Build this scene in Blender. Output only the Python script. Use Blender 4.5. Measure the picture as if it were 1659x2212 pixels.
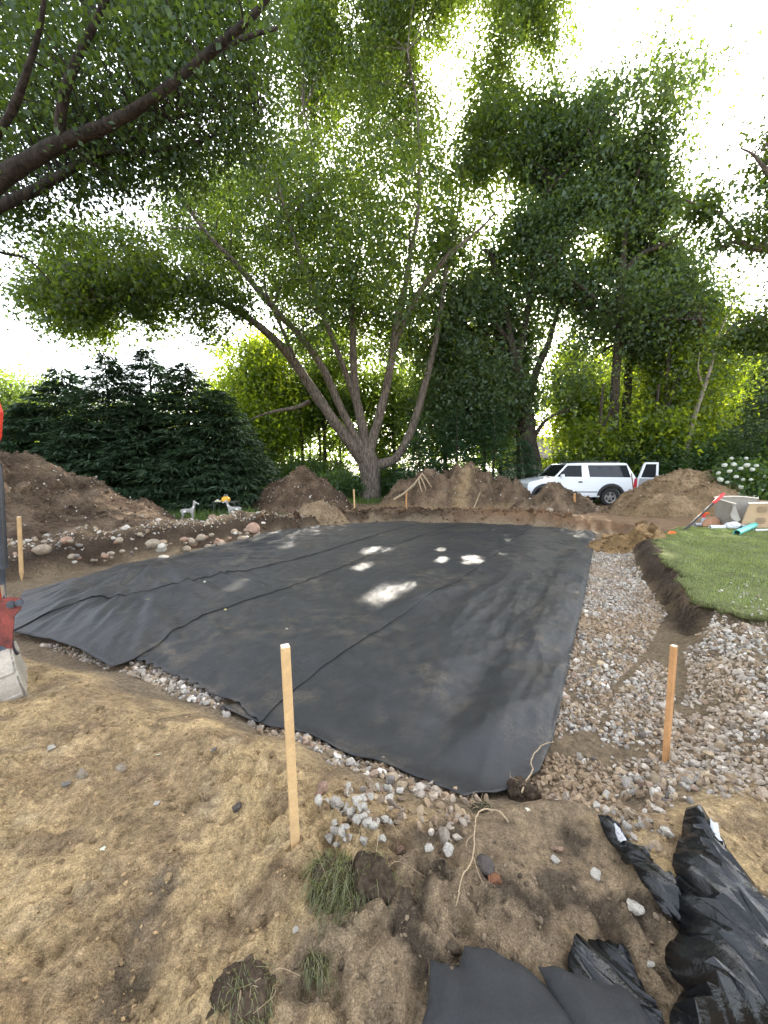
import bpy, bmesh, math, random
import numpy as np
from mathutils import Vector, Matrix
from mathutils.geometry import delaunay_2d_cdt

for _o in list(bpy.data.objects):
    bpy.data.objects.remove(_o)
SC = bpy.context.scene
COL = SC.collection
rad = math.radians

# ------------------------------------------------------------------ camera
PITCH, CAM_H = rad(6.3), 1.6
FPX, CX, CY = 831.0, 829.5, 1106.0          # the photograph at 1659 x 2212
cd = bpy.data.cameras.new('camera')
cd.sensor_fit = 'VERTICAL'; cd.sensor_height = 36.0; cd.lens = 36.0 * FPX / 2212.0
cd.clip_start = 0.05; cd.clip_end = 2000
cam = bpy.data.objects.new('camera', cd); COL.objects.link(cam)
cam.location = (0, 0, CAM_H); cam.rotation_euler = (math.pi / 2 - PITCH, 0, 0)
SC.camera = cam

# ------------------------------------------------------------------ light
SUN_AZ, SUN_EL = rad(15.9), rad(29.7)
SUN = np.array([math.sin(SUN_AZ) * math.cos(SUN_EL), math.cos(SUN_AZ) * math.cos(SUN_EL), math.sin(SUN_EL)])
w = bpy.data.worlds.new('World'); SC.world = w; w.use_nodes = True
nt = w.node_tree; nt.nodes.clear()
sky = nt.nodes.new('ShaderNodeTexSky'); sky.sky_type = 'NISHITA'; sky.sun_disc = False
sky.sun_elevation = SUN_EL; sky.sun_rotation = SUN_AZ
sky.air_density = 1.0; sky.dust_density = 3.0; sky.ozone_density = 1.0
bg = nt.nodes.new('ShaderNodeBackground'); bg.inputs['Strength'].default_value = 0.15
wo = nt.nodes.new('ShaderNodeOutputWorld')
hz_ = nt.nodes.new('ShaderNodeHueSaturation'); hz_.inputs['Saturation'].default_value = .38      # thin milky overcast
nt.links.new(sky.outputs[0], hz_.inputs['Color']); nt.links.new(hz_.outputs[0], bg.inputs['Color']); nt.links.new(bg.outputs[0], wo.inputs['Surface'])
sl = bpy.data.lights.new('sun', 'SUN'); sl.energy = 3.0; sl.angle = rad(0.53); sl.color = (1.0, 0.93, 0.82)
so = bpy.data.objects.new('sun', sl); COL.objects.link(so)
so.rotation_euler = Vector(tuple(SUN)).to_track_quat('Z', 'Y').to_euler()
SC.view_settings.view_transform = 'Standard'; SC.view_settings.look = 'None'
SC.view_settings.gamma = 1.0; SC.view_settings.exposure = 2.9
SC.view_settings.use_curve_mapping = False
SC.cycles.max_bounces = 6; SC.cycles.diffuse_bounces = 3; SC.cycles.transmission_bounces = 4
SC.cycles.glossy_bounces = 2; SC.cycles.transparent_max_bounces = 6
SC.cycles.caustics_reflective = False; SC.cycles.caustics_refractive = False

rng = np.random.default_rng(11)

# ------------------------------------------------------------------ helpers: pixels to the world
def ray(u, v):
    x = (np.asarray(u, float) - CX) / FPX; up = (CY - np.asarray(v, float)) / FPX
    return x, math.cos(PITCH) + math.sin(PITCH) * up, -math.sin(PITCH) + math.cos(PITCH) * up
def G(u, v, z=0.0):
    x, y, d = ray(u, v); t = (z - CAM_H) / d
    return np.stack([x * t, y * t], -1)
def D(u, v, y):
    a, b, d = ray(u, v); t = np.asarray(y, float) / b
    return np.stack(np.broadcast_arrays(a * t, np.asarray(y, float), CAM_H + d * t), -1)
def Gs(pts, z=0.0):
    return np.array([G(u, v, z) for u, v in pts])

# ------------------------------------------------------------------ helpers: noise
_perm = np.random.default_rng(3).permutation(4096).astype(np.int64)
def _h(ix, iy, iz=0):
    return _perm[(_perm[(_perm[ix & 4095] + iy) & 4095] + iz) & 4095]
def noise2(x, y, seed=0):
    x = np.asarray(x, float); y = np.asarray(y, float)
    ix = np.floor(x).astype(np.int64); iy = np.floor(y).astype(np.int64)
    fx = x - ix; fy = y - iy
    ux = fx * fx * fx * (fx * (fx * 6 - 15) + 10); uy = fy * fy * fy * (fy * (fy * 6 - 15) + 10)
    def g(a, b):
        th = _h(ix + a, iy + b, seed) * (2 * math.pi / 4096)
        return np.cos(th) * (fx - a) + np.sin(th) * (fy - b)
    n0 = g(0, 0) * (1 - ux) + g(1, 0) * ux; n1 = g(0, 1) * (1 - ux) + g(1, 1) * ux
    return (n0 * (1 - uy) + n1 * uy) * 1.4
def fbm2(x, y, o=4, seed=0, gain=.5):
    s = 0; a = 1
    for i in range(o):
        s = s + a * noise2(x * 2 ** i, y * 2 ** i, seed + 17 * i); a *= gain
    return s
def vnoise3(P, seed=0):
    P = np.asarray(P, float); I = np.floor(P).astype(np.int64); f = P - I; f = f * f * (3 - 2 * f)
    r = 0
    for a in (0, 1):
        for b in (0, 1):
            for c in (0, 1):
                wgt = (f[:, 0] if a else 1 - f[:, 0]) * (f[:, 1] if b else 1 - f[:, 1]) * (f[:, 2] if c else 1 - f[:, 2])
                r = r + wgt * _h(I[:, 0] + a, I[:, 1] + b, I[:, 2] + c + seed * 31) / 4095.0
    return r
def sstep(a, b, x):
    t = np.clip((x - a) / (b - a), 0, 1); return t * t * (3 - 2 * t)
def sdist(poly, X, Y):
    """signed distance to a polygon, positive inside"""
    X = np.asarray(X, float); Y = np.asarray(Y, float)
    d = np.full(X.shape, 1e9); ins = np.zeros(X.shape, bool)
    n = len(poly)
    for i in range(n):
        ax, ay = poly[i]; bx, by = poly[(i + 1) % n]
        ex, ey = bx - ax, by - ay
        t = np.clip(((X - ax) * ex + (Y - ay) * ey) / (ex * ex + ey * ey + 1e-12), 0, 1)
        d = np.minimum(d, (X - ax - t * ex) ** 2 + (Y - ay - t * ey) ** 2)
        if ay != by:
            c = ((ay > Y) != (by > Y)) & (X < (bx - ax) * (Y - ay) / (by - ay) + ax)
            ins ^= c
    d = np.sqrt(d)
    return np.where(ins, d, -d)
def segdist(pl, X, Y):
    d = np.full(np.shape(X), 1e9)
    for (ax, ay), (bx, by) in zip(pl[:-1], pl[1:]):
        ex, ey = bx - ax, by - ay
        t = np.clip(((X - ax) * ex + (Y - ay) * ey) / (ex * ex + ey * ey + 1e-12), 0, 1)
        d = np.minimum(d, (X - ax - t * ex) ** 2 + (Y - ay - t * ey) ** 2)
    return np.sqrt(d)

# ------------------------------------------------------------------ helpers: meshes and objects
def npmesh(name, V, F, mat=None, smooth=False, tint=None, col=None):
    V = np.ascontiguousarray(V, np.float32)
    Fl = F if isinstance(F, list) else [F]
    Fl = [np.asarray(f, np.int32) for f in Fl if len(f)]
    me = bpy.data.meshes.new(name)
    me.vertices.add(len(V)); me.vertices.foreach_set('co', V.ravel())
    nl = sum(f.size for f in Fl); npoly = sum(len(f) for f in Fl)
    me.loops.add(nl); me.loops.foreach_set('vertex_index', np.concatenate([f.ravel() for f in Fl]))
    me.polygons.add(npoly)
    tot = np.concatenate([np.full(len(f), f.shape[1], np.int32) for f in Fl])
    st = np.concatenate([[0], np.cumsum(tot)[:-1]]).astype(np.int32)
    me.polygons.foreach_set('loop_start', st); me.polygons.foreach_set('loop_total', tot)
    me.polygons.foreach_set('use_smooth', np.full(npoly, smooth, bool))
    if tint is not None:
        a = me.attributes.new('tint', 'FLOAT', 'POINT'); a.data.foreach_set('value', np.ascontiguousarray(tint, np.float32))
    if col is not None:
        a = me.attributes.new('Col', 'FLOAT_COLOR', 'POINT')
        c = np.ones((len(V), 4), np.float32); c[:, :3] = col
        a.data.foreach_set('color', c.ravel())
    me.update(calc_edges=True)
    if mat: me.materials.append(mat)
    return me
def add(name, me, parent=None, loc=None, rot=None, scale=None):
    o = bpy.data.objects.new(name, me); COL.objects.link(o)
    if parent is not None: o.parent = parent
    if loc is not None: o.location = tuple(loc)
    if rot is not None: o.rotation_euler = tuple(rot)
    if scale is not None: o.scale = tuple(scale) if hasattr(scale, '__len__') else (scale,) * 3
    return o
def tag(o, label=None, cat=None, group=None, kind=None):
    if label: o['label'] = label
    if cat: o['category'] = cat
    if group: o['group'] = group
    if kind: o['kind'] = kind
    return o
def thing(name, label, cat, loc=(0, 0, 0), rz=0, group=None):
    o = add(name, None, None, loc, (0, 0, rz)); return tag(o, label, cat, group)
class MB:
    def __init__(s): s.V = []; s.F = []; s.n = 0
    def raw(s, V, F):
        s.V += [tuple(map(float, v)) for v in V]; s.F += [tuple(i + s.n for i in f) for f in F]; s.n += len(V); return s
    def box(s, c, d, rot=None):
        V = [Vector((x * d[0] / 2, y * d[1] / 2, z * d[2] / 2)) for x in (-1, 1) for y in (-1, 1) for z in (-1, 1)]
        if rot is not None:
            R = rot if isinstance(rot, Matrix) else Matrix.Rotation(rot, 3, 'Z'); V = [R @ v for v in V]
        return s.raw([v + Vector(c) for v in V], [(0, 1, 3, 2), (4, 6, 7, 5), (0, 4, 5, 1), (2, 3, 7, 6), (0, 2, 6, 4), (1, 5, 7, 3)])
    def tube(s, pts, rr, n=8, cap=True):
        V, F = tube(pts, rr, n, cap); return s.raw(V, F)
    def prism(s, poly, f0, f1):
        """poly: 2d points; f0, f1 map a 2d point to 3d on the two faces"""
        n = len(poly)
        return s.raw([f0(*p) for p in poly] + [f1(*p) for p in poly],
                     [tuple(range(n))[::-1], tuple(range(n, 2 * n))] + [(i, (i + 1) % n, n + (i + 1) % n, n + i) for i in range(n)])
    def mesh(s, name, mat, smooth=False, bevel=0):
        me = bpy.data.meshes.new(name); me.from_pydata(s.V, [], s.F); me.materials.append(mat)
        bm = bmesh.new(); bm.from_mesh(me); bmesh.ops.recalc_face_normals(bm, faces=bm.faces)
        if bevel:
            bmesh.ops.bevel(bm, geom=[e for e in bm.edges if len(e.link_faces) == 2 and e.calc_face_angle(0) > .5], offset=bevel, segments=2, affect='EDGES', clamp_overlap=True)
        bm.to_mesh(me); bm.free()
        if smooth:
            me.polygons.foreach_set('use_smooth', [True] * len(me.polygons))
            me.set_sharp_from_angle(angle=rad(40))
        return me
    def build(s, name, mat, parent=None, smooth=False, bevel=0, **k):
        return add(name, s.mesh(name, mat, smooth, bevel), parent, **k)
def spline(pts, k=6):
    P = np.asarray(pts, float)
    if len(P) < 3: return P
    E = np.vstack([2 * P[0] - P[1], P, 2 * P[-1] - P[-2]]); out = []
    for i in range(1, len(E) - 2):
        p0, p1, p2, p3 = E[i - 1:i + 3]
        for t in np.arange(k) / k:
            out.append(.5 * (2 * p1 + (p2 - p0) * t + (2 * p0 - 5 * p1 + 4 * p2 - p3) * t * t + (3 * p1 - p0 - 3 * p2 + p3) * t ** 3))
    out.append(P[-1]); return np.array(out)
def tube(pts, rr, n=8, cap=True):
    P = np.asarray(pts, float); m = len(P)
    rr = np.broadcast_to(np.asarray(rr, float), (m,))
    T = np.gradient(P, axis=0); T /= np.linalg.norm(T, axis=1)[:, None] + 1e-9
    ref = np.array([0.0, 1, 0]) if abs(T[0, 1]) < .8 else np.array([1.0, 0, 0])
    A = np.cross(T, ref); A /= np.linalg.norm(A, axis=1)[:, None] + 1e-9; B = np.cross(T, A)
    th = np.arange(n) * 2 * math.pi / n
    V = P[:, None] + rr[:, None, None] * (np.cos(th)[None, :, None] * A[:, None] + np.sin(th)[None, :, None] * B[:, None])
    F = [(i * n + j, i * n + (j + 1) % n, (i + 1) * n + (j + 1) % n, (i + 1) * n + j) for i in range(m - 1) for j in range(n)]
    if cap: F += [tuple(range(n))[::-1], tuple((m - 1) * n + j for j in range(n))]
    return V.reshape(-1, 3), F

# ------------------------------------------------------------------ materials
def mat(name, color=(.5, .5, .5), rough=.8, metal=0, spec=.5, noise=None, bump=None, attr=None, coat=0):
    """noise: (scale, low, high[, detail]) multiplies the colour; bump: list of (scale, distance); attr: vertex colour layer"""
    m = bpy.data.materials.new(name); m.use_nodes = True; N = m.node_tree.nodes; L = m.node_tree.links
    b = N['Principled BSDF']; b.inputs['Roughness'].default_value = rough; b.inputs['Metallic'].default_value = metal
    b.inputs['Specular IOR Level'].default_value = spec; b.inputs['Coat Weight'].default_value = coat
    tc = N.new('ShaderNodeTexCoord'); src = None
    if attr:
        a = N.new('ShaderNodeAttribute'); a.attribute_name = attr; src = a.outputs['Color']
    b.inputs['Base Color'].default_value = (*color, 1)
    for i, nz in enumerate(noise if isinstance(noise, list) else ([noise] if noise else [])):
        t = N.new('ShaderNodeTexNoise'); t.inputs['Scale'].default_value = nz[0]; t.inputs['Detail'].default_value = nz[3] if len(nz) > 3 else 5
        t.inputs['Roughness'].default_value = .65
        L.new(tc.outputs['Object'], t.inputs['Vector'])
        r = N.new('ShaderNodeMapRange'); r.inputs['From Min'].default_value = .3; r.inputs['From Max'].default_value = .7
        r.inputs['To Min'].default_value = nz[1]; r.inputs['To Max'].default_value = nz[2]; L.new(t.outputs[0], r.inputs['Value'])
        x = N.new('ShaderNodeMix'); x.data_type = 'RGBA'; x.blend_type = 'MULTIPLY'; x.inputs['Factor'].default_value = 1
        if src is None: x.inputs['A'].default_value = (*color, 1)
        else: L.new(src, x.inputs['A'])
        L.new(r.outputs[0], x.inputs['B']); src = x.outputs['Result']
    if src is not None: L.new(src, b.inputs['Base Color'])
    prev = None
    for sc_, dist in (bump or []):
        t = N.new('ShaderNodeTexNoise'); t.inputs['Scale'].default_value = sc_; t.inputs['Detail'].default_value = 6; t.inputs['Roughness'].default_value = .6
        L.new(tc.outputs['Object'], t.inputs['Vector'])
        u = N.new('ShaderNodeBump'); u.inputs['Distance'].default_value = dist; u.inputs['Strength'].default_value = 1
        L.new(t.outputs[0], u.inputs['Height'])
        if prev: L.new(prev.outputs[0], u.inputs['Normal'])
        prev = u
    if prev: L.new(prev.outputs[0], b.inputs['Normal'])
    return m
def leaf_mat(name, dark, light, tdark, tlight, trans=.5, gloss=.03):
    m = bpy.data.materials.new(name); m.use_nodes = True; N = m.node_tree.nodes; L = m.node_tree.links; N.clear()
    a = N.new('ShaderNodeAttribute'); a.attribute_name = 'tint'
    def mx(c0, c1):
        x = N.new('ShaderNodeMix'); x.data_type = 'RGBA'; x.inputs['A'].default_value = (*c0, 1); x.inputs['B'].default_value = (*c1, 1)
        L.new(a.outputs['Fac'], x.inputs['Factor']); return x.outputs['Result']
    d = N.new('ShaderNodeBsdfDiffuse'); L.new(mx(dark, light), d.inputs['Color'])
    t = N.new('ShaderNodeBsdfTranslucent'); L.new(mx(tdark, tlight), t.inputs['Color'])
    s = N.new('ShaderNodeMixShader'); s.inputs[0].default_value = trans; L.new(d.outputs[0], s.inputs[1]); L.new(t.outputs[0], s.inputs[2])
    g = N.new('ShaderNodeBsdfGlossy'); g.inputs['Roughness'].default_value = .45; g.inputs['Color'].default_value = (.8, .85, .9, 1)
    s2 = N.new('ShaderNodeMixShader'); s2.inputs[0].default_value = gloss; L.new(s.outputs[0], s2.inputs[1]); L.new(g.outputs[0], s2.inputs[2])
    o = N.new('ShaderNodeOutputMaterial'); L.new(s2.outputs[0], o.inputs['Surface'])
    return m
def bark_mat(name, c0, c1, scale=1.0):
    m = bpy.data.materials.new(name); m.use_nodes = True; N = m.node_tree.nodes; L = m.node_tree.links
    b = N['Principled BSDF']; b.inputs['Roughness'].default_value = .92; b.inputs['Specular IOR Level'].default_value = .2
    tc = N.new('ShaderNodeTexCoord'); mp = N.new('ShaderNodeMapping'); mp.inputs['Scale'].default_value = (9 * scale, 9 * scale, 1.6 * scale)
    L.new(tc.outputs['Object'], mp.inputs['Vector'])
    t = N.new('ShaderNodeTexNoise'); t.inputs['Scale'].default_value = 1.6; t.inputs['Detail'].default_value = 7; t.inputs['Roughness'].default_value = .7
    L.new(mp.outputs[0], t.inputs['Vector'])
    r = N.new('ShaderNodeValToRGB'); r.color_ramp.elements[0].position = .36; r.color_ramp.elements[1].position = .66
    r.color_ramp.elements[0].color = (*c0, 1); r.color_ramp.elements[1].color = (*c1, 1)
    L.new(t.outputs[0], r.inputs[0]); L.new(r.outputs[0], b.inputs['Base Color'])
    u = N.new('ShaderNodeBump'); u.inputs['Distance'].default_value = .07; L.new(t.outputs[0], u.inputs['Height']); L.new(u.outputs[0], b.inputs['Normal'])
    return m
M = {}
M['ground'] = mat('ground_earth', attr='Col', rough=.95, spec=.15, noise=[(3.5, .78, 1.2), (30, .58, 1.38), (170, .62, 1.4, 3)], bump=[(9, .05), (40, .035), (150, .014)])
M['mound'] = mat('heap_earth', attr='Col', rough=.96, spec=.12, noise=[(4, .65, 1.3), (22, .6, 1.4)], bump=[(4, .16), (14, .10), (60, .03)])
M['stone'] = mat('crushed_stone', attr='Col', rough=.85, spec=.25, noise=(70, .7, 1.2), bump=[(90, .004)])
M['cobble'] = mat('field_stone', (.36, .29, .21), .85, spec=.25, noise=[(1.6, .65, 1.2), (8, .75, 1.2)], bump=[(5, .025)])
M['cobble_grey'] = mat('grey_field_stone', (.24, .22, .19), .85, spec=.25, noise=[(1.6, .65, 1.2), (8, .75, 1.2)], bump=[(5, .025)])
M['cobble_pink'] = mat('pinkish_field_stone', (.36, .23, .16), .85, spec=.25, noise=[(1.6, .65, 1.2), (8, .75, 1.2)], bump=[(5, .025)])
M['limestone'] = mat('white_limestone', (.62, .565, .475), .85, spec=.2, noise=[(1.7, .72, 1.1), (9, .85, 1.08)], bump=[(4, .025)])
M['limestone_tan'] = mat('tan_limestone', (.40, .30, .20), .85, spec=.2, noise=[(1.7, .6, 1.1), (9, .8, 1.1)], bump=[(4, .03)])
M['cobble_dark'] = mat('dark_field_stone', (.12, .10, .085), .85, spec=.25, noise=[(1.6, .65, 1.2), (8, .75, 1.2)], bump=[(5, .025)])
M['turf'] = leaf_mat('turf_grass', (.09, .105, .028), (.21, .20, .07), (.08, .10, .016), (.2, .2, .05), .35, .05)
M['redstone'] = mat('reddish_stone', (.27, .12, .06), .85, spec=.25, noise=[(25, .7, 1.15)], bump=[(4, .03)])
M['leaf_maple'] = leaf_mat('maple_leaf', (.034, .062, .020), (.078, .122, .03), (.085, .145, .012), (.28, .36, .02), .5)
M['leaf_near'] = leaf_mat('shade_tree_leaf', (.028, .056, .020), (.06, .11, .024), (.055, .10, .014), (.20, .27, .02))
M['leaf_dark'] = leaf_mat('dark_tree_leaf', (.056, .096, .048), (.105, .155, .064), (.09, .155, .022), (.26, .34, .035), .5)
M['leaf_light'] = leaf_mat('sunlit_leaf', (.06, .105, .02), (.12, .18, .03), (.22, .33, .012), (.58, .62, .03), .64)
M['leaf_back'] = leaf_mat('far_leaf', (.055, .095, .026), (.105, .15, .04), (.13, .21, .025), (.36, .44, .04), .57)
M['needle'] = leaf_mat('spruce_needle', (.022, .044, .020), (.060, .098, .040), (.02, .05, .015), (.06, .12, .03), .2, .05)
M['hemlock'] = leaf_mat('hemlock_needle', (.022, .055, .026), (.05, .105, .04), (.03, .07, .014), (.08, .15, .02), .35, .05)
M['shrub'] = leaf_mat('shrub_leaf', (.04, .085, .03), (.085, .15, .045), (.09, .16, .014), (.26, .36, .03), .48)
M['grass'] = leaf_mat('lawn_grass', (.19, .25, .05), (.36, .40, .11), (.08, .14, .016), (.18, .27, .03), .4, .05)
M['grass_far'] = leaf_mat('meadow_grass', (.06, .11, .02), (.12, .19, .04), (.10, .16, .016), (.26, .34, .03), .5, .04)
M['straw'] = leaf_mat('dry_straw', (.13, .095, .045), (.27, .21, .10), (.2, .15, .06), (.3, .24, .1), .3, .04)
M['bark'] = bark_mat('maple_bark', (.045, .035, .028), (.24, .195, .155))
M['bark_dark'] = bark_mat('dark_bark', (.028, .022, .018), (.11, .088, .07))
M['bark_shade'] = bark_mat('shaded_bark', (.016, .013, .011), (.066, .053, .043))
M['bark_pale'] = bark_mat('pale_bark', (.16, .13, .10), (.36, .32, .26))
M['root'] = mat('root_skin', (.34, .25, .15), .85, noise=(40, .7, 1.2), bump=[(60, .004)])
M['root_dark'] = mat('dark_root', (.14, .10, .07), .9, noise=(40, .6, 1.2), bump=[(60, .004)])
M['stake'] = mat('new_lumber', (.56, .37, .18), .75, spec=.25, noise=[(14, .8, 1.1), (90, .88, 1.08)], bump=[(70, .002)])
M['stake_tan'] = mat('tan_lumber', (.46, .24, .10), .75, spec=.25, noise=[(14, .8, 1.1), (90, .88, 1.08)], bump=[(70, .002)])
M['stake_top'] = mat('lit_top_wood', (.72, .60, .42), .8, noise=(60, .85, 1.1))  # daylight falling on the stake tops, put into the wood colour
M['rust'] = mat('rusty_steel', (.16, .075, .035), .8, noise=(40, .6, 1.2))
# ------------------------------------------------------------------ ground shape
PIT = np.array([(-6.7, 4.6), (-6.4, 6.2), (-5.35, 7.45), (-3.6, 10.0), (-2.1, 12.1), (0, 13.7), (2.7, 13.4), (5.2, 13.05), (6.7, 11.4),
                (7.0, 10.2), (6.0, 8.9), (5.0, 7.35), (4.4, 6.1), (4.05, 5.3), (3.75, 4.5), (3.2, 3.4), (2.6, 2.4), (2.0, 1.8), (1.4, 1.50), (.8, 1.42),
                (.4, 1.46), (0, 1.68), (-.65, 2.08), (-1.3, 2.32), (-2.6, 2.9), (-4.2, 3.55), (-5.4, 3.7)])
LAWN = np.array([(7.9, 9.95), (6.9, 9.3), (6.3, 8.75), (5.75, 7.95), (5.32, 7.5), (5.05, 6.85), (4.72, 6.3), (4.45, 5.7), (4.0, 5.05), (3.82, 4.6), (3.66, 4.3), (3.62, 4.0), (3.9, 3.72),
                 (4.6, 3.62), (6, 3.5), (9, 3.3), (16, 3.0), (20, 8), (18, 9.9), (12, 10.0)])
MUD = Gs([(760, 1900), (880, 1830), (980, 1770), (1080, 1700), (1160, 1690), (1290, 1780), (1400, 1860), (1450, 1960), (1500, 2300), (820, 2300), (600, 2190), (520, 2090), (640, 2010)], -.05)
MUD2 = Gs([(300, 2060), (380, 2000), (420, 1900), (360, 1890), (300, 1960), (250, 2040), (240, 2120)], -.05)
MUD3 = Gs([(180, 2160), (300, 2120), (420, 2100), (380, 2170), (260, 2230)], -.05)
NEARGRAV = Gs([(1090, 1700), (1200, 1580), (1235, 1400), (1285, 1180), (1370, 1190), (1420, 1300), (1560, 1330), (1660, 1340), (1800, 1500), (1720, 1690), (1480, 1690), (1240, 1710)], -.1)
ROCKLINE = [(-6.9, 7.35), (-5.9, 7.9), (-5.0, 9.0), (-4.3, 10.0), (-3.6, 10.9)]
def wob(x, y, s, a, seed):
    return a * fbm2(x * s, y * s, 3, seed)
def hfun(x, y):
    x = np.asarray(x, float); y = np.asarray(y, float)
    base = -.05 + .10 * sstep(3.5, 9, y)
    dj = sdist(PIT, x, y) + wob(x, y, .9, .10, 5) + wob(x, y, 3.0, .05, 6)
    near = 1 - sstep(3.2, 4.6, y + .12 * np.abs(x))
    wd = .2 + .38 * near
    floor_ = -.25 - .0 * x
    k = sstep(-.02, 1, dj / wd)
    h = base * (1 - k) + floor_ * k
    far = sstep(5.5, 7, y) * (1 - sstep(5.2, 6.4, x))
    h += far * (.13 * np.exp(-((dj + .35) / .4) ** 2) + np.clip(fbm2(x * 2.2, y * 2.2, 4, 9), -.6, 1.2) * .075 * np.exp(-((dj + .3) / .8) ** 2))
    h += .26 * np.exp(-(segdist(ROCKLINE, x, y) / .55) ** 2) * (1 + .5 * fbm2(x * 1.7, y * 1.7, 3, 14))
    dl = sdist(LAWN, x, y) + wob(x, y, 2.2, .11, 21) + wob(x, y, 7, .04, 22)
    lw = .10 + .5 * (1 - sstep(3.4, 4.1, y))
    kl = sstep(-.3, 1, dl / lw)
    h = h * (1 - kl) + np.maximum(h, .10) * kl
    # sand slope under the lawn corner
    h += .10 * np.exp(-(((x - 3.3) / .55) ** 2 + ((y - 3.3) / .45) ** 2))
    out = sstep(.1, -.2, dj)
    h += np.exp(-((dl + .16) / .16) ** 2) * (x > 2.5) * (.07 * fbm2(x * 5, y * 5, 4, 26) - .02)
    lump = 1 - sstep(3.5, 10, y)
    h += out * (1 - kl) * (.035 * fbm2(x * .9, y * .9, 3, 31) + lump * .036 * fbm2(x * 3.1, y * 3.1, 3, 32) + lump * .036 * np.abs(fbm2(x * 8, y * 8, 3, 33)) - lump * .022 * (np.abs(fbm2(x * 15, y * 15, 3, 35)) - .3))
    dist_ = sstep(-.25, .45, fbm2(x * 1.1 + 5, y * 1.1, 2, 46)) * lump * out * (1 - kl)
    h += dist_ * 2.4 * (.030 * (1 - 2 * np.abs(noise2(x * 4.6 + .8 * noise2(x * 3, y * 3, 1), y * 4.6, 47))) + .016 * (1 - 2 * np.abs(noise2(x * 10.5, y * 10.5 + noise2(x * 6, y * 6, 2), 48))) + .007 * noise2(x * 31, y * 31, 49))
    h += (1 - out) * .02 * fbm2(x * 1.4, y * 1.4, 3, 34)
    # rake and tooth scrapes left by the machine, running away to the side
    a = x * .80 + y * .6
    sc = sstep(.05, .5, fbm2(x * .8 + 3, y * .8, 2, 41)) * lump * out * (x < .2)
    h -= sc * .036 * np.clip(np.sin(a * 21 + 2 * fbm2(x * 1.5, y * 1.5, 2, 42)), -.2, 1)
    # grouser prints of the tracks in the mud
    md = sstep(-.05, .12, sdist(MUD, x, y)) * out
    b = x * .98 - y * .18
    h -= md * .034 * sstep(.3, .55, np.sin(b * 46 + 1.3 * fbm2(x * 2, y * 2, 2, 44))) * sstep(-.35, .3, fbm2(x * 2.2, y * 2.2, 2, 43))
    h += md * (.018 * fbm2(x * 5, y * 5, 4, 45) + .014 * (1 - 2 * np.abs(noise2(x * 9, y * 9, 50))))
    # ridge of dug soil by the near corner of the cloth
    q = G(1170, 1715, 0.0)
    h += .13 * np.exp(-(((x - q[0] - .03) / .22) ** 2 + ((y - q[1]) / .13) ** 2))
    q = G(1370, 1745, 0.0)
    h += .07 * np.exp(-(((x - q[0]) / .25) ** 2 + ((y - q[1]) / .12) ** 2))
    return h
def axis(lo, hi, d0, d1, step, grow, far0, far1):
    mid = list(np.arange(d0, d1 + 1e-6, step)); s = step; x = d1
    while x < far1:
        s *= grow; x += s; mid.append(x)
    s = step; x = d0
    while x > far0:
        s *= grow; x -= s; mid.insert(0, x)
    return np.array(mid)
GXL = axis(0, 0, -1.9, 2.2, .021, 1.042, -170, 170)
GYL = axis(0, 0, .82, 3.3, .018, 1.032, -12, 260)
X, Y = np.meshgrid(GXL, GYL)
xs, ys = X.ravel(), Y.ravel()
Z = hfun(xs, ys)
ZG = Z.reshape(X.shape)
def hfun(x, y):
    """height of the finished ground sheet"""
    x = np.asarray(x, float); y = np.asarray(y, float)
    i = np.clip(np.searchsorted(GXL, x) - 1, 0, len(GXL) - 2); j = np.clip(np.searchsorted(GYL, y) - 1, 0, len(GYL) - 2)
    fx = np.clip((x - GXL[i]) / (GXL[i + 1] - GXL[i]), 0, 1); fy = np.clip((y - GYL[j]) / (GYL[j + 1] - GYL[j]), 0, 1)
    return (ZG[j, i] * (1 - fx) + ZG[j, i + 1] * fx) * (1 - fy) + (ZG[j + 1, i] * (1 - fx) + ZG[j + 1, i + 1] * fx) * fy
def H(x, y):
    return float(hfun(float(x), float(y)))
def P(u, v, dz=0.0):
    """the point of the ground seen at a pixel"""
    a, b, d = [float(q) for q in ray(u, v)]
    t = CAM_H / max(-d, 1e-3)
    for _ in range(30):
        t = .5 * t + .5 * (H(a * t, b * t) + dz - CAM_H) / d
    return Vector((a * t, b * t, CAM_H + d * t))
n1 = fbm2(xs * 1.3, ys * 1.3, 4, 51); n2 = fbm2(xs * 5, ys * 5, 3, 52); n3 = fbm2(xs * .45, ys * .45, 3, 53)
def mixc(c, col, k):
    k = np.clip(k, 0, 1)[:, None]; return c * (1 - k) + np.array(col) * k
c = np.tile(np.array([.52, .37, .19]), (len(xs), 1))
c = mixc(c, (.36, .25, .135), sstep(-.1, .55, n1) * .9)
c = mixc(c, (.24, .165, .098), sstep(.10, .5, fbm2(xs * 2.6 + 4, ys * 4.2, 4, 58)) * .75)
c = mixc(c, (.58, .44, .26), sstep(.25, .9, n2) * .6)
dp = sdist(PIT, xs, ys) + .1 * n1
yy = ys + .35 * n1
c = mixc(c, (.23, .155, .095), sstep(5.6, 6.8, yy))                                   # stripped site, brown
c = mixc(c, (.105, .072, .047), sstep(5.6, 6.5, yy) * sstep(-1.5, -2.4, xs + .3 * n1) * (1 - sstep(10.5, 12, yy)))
c = mixc(c, (.27, .175, .10), sstep(5.4, 6.6, xs + .4 * n1) * sstep(9.3, 10.2, yy))     # sandier towards the drive
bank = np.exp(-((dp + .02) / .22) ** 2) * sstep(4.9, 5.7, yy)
c = mixc(c, (.31, .225, .135), np.exp(-(segdist(ROCKLINE, xs, ys) / .42) ** 2) * sstep(-.25, .35, n2 + .6 * n1) * (xs > -6.6))
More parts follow.
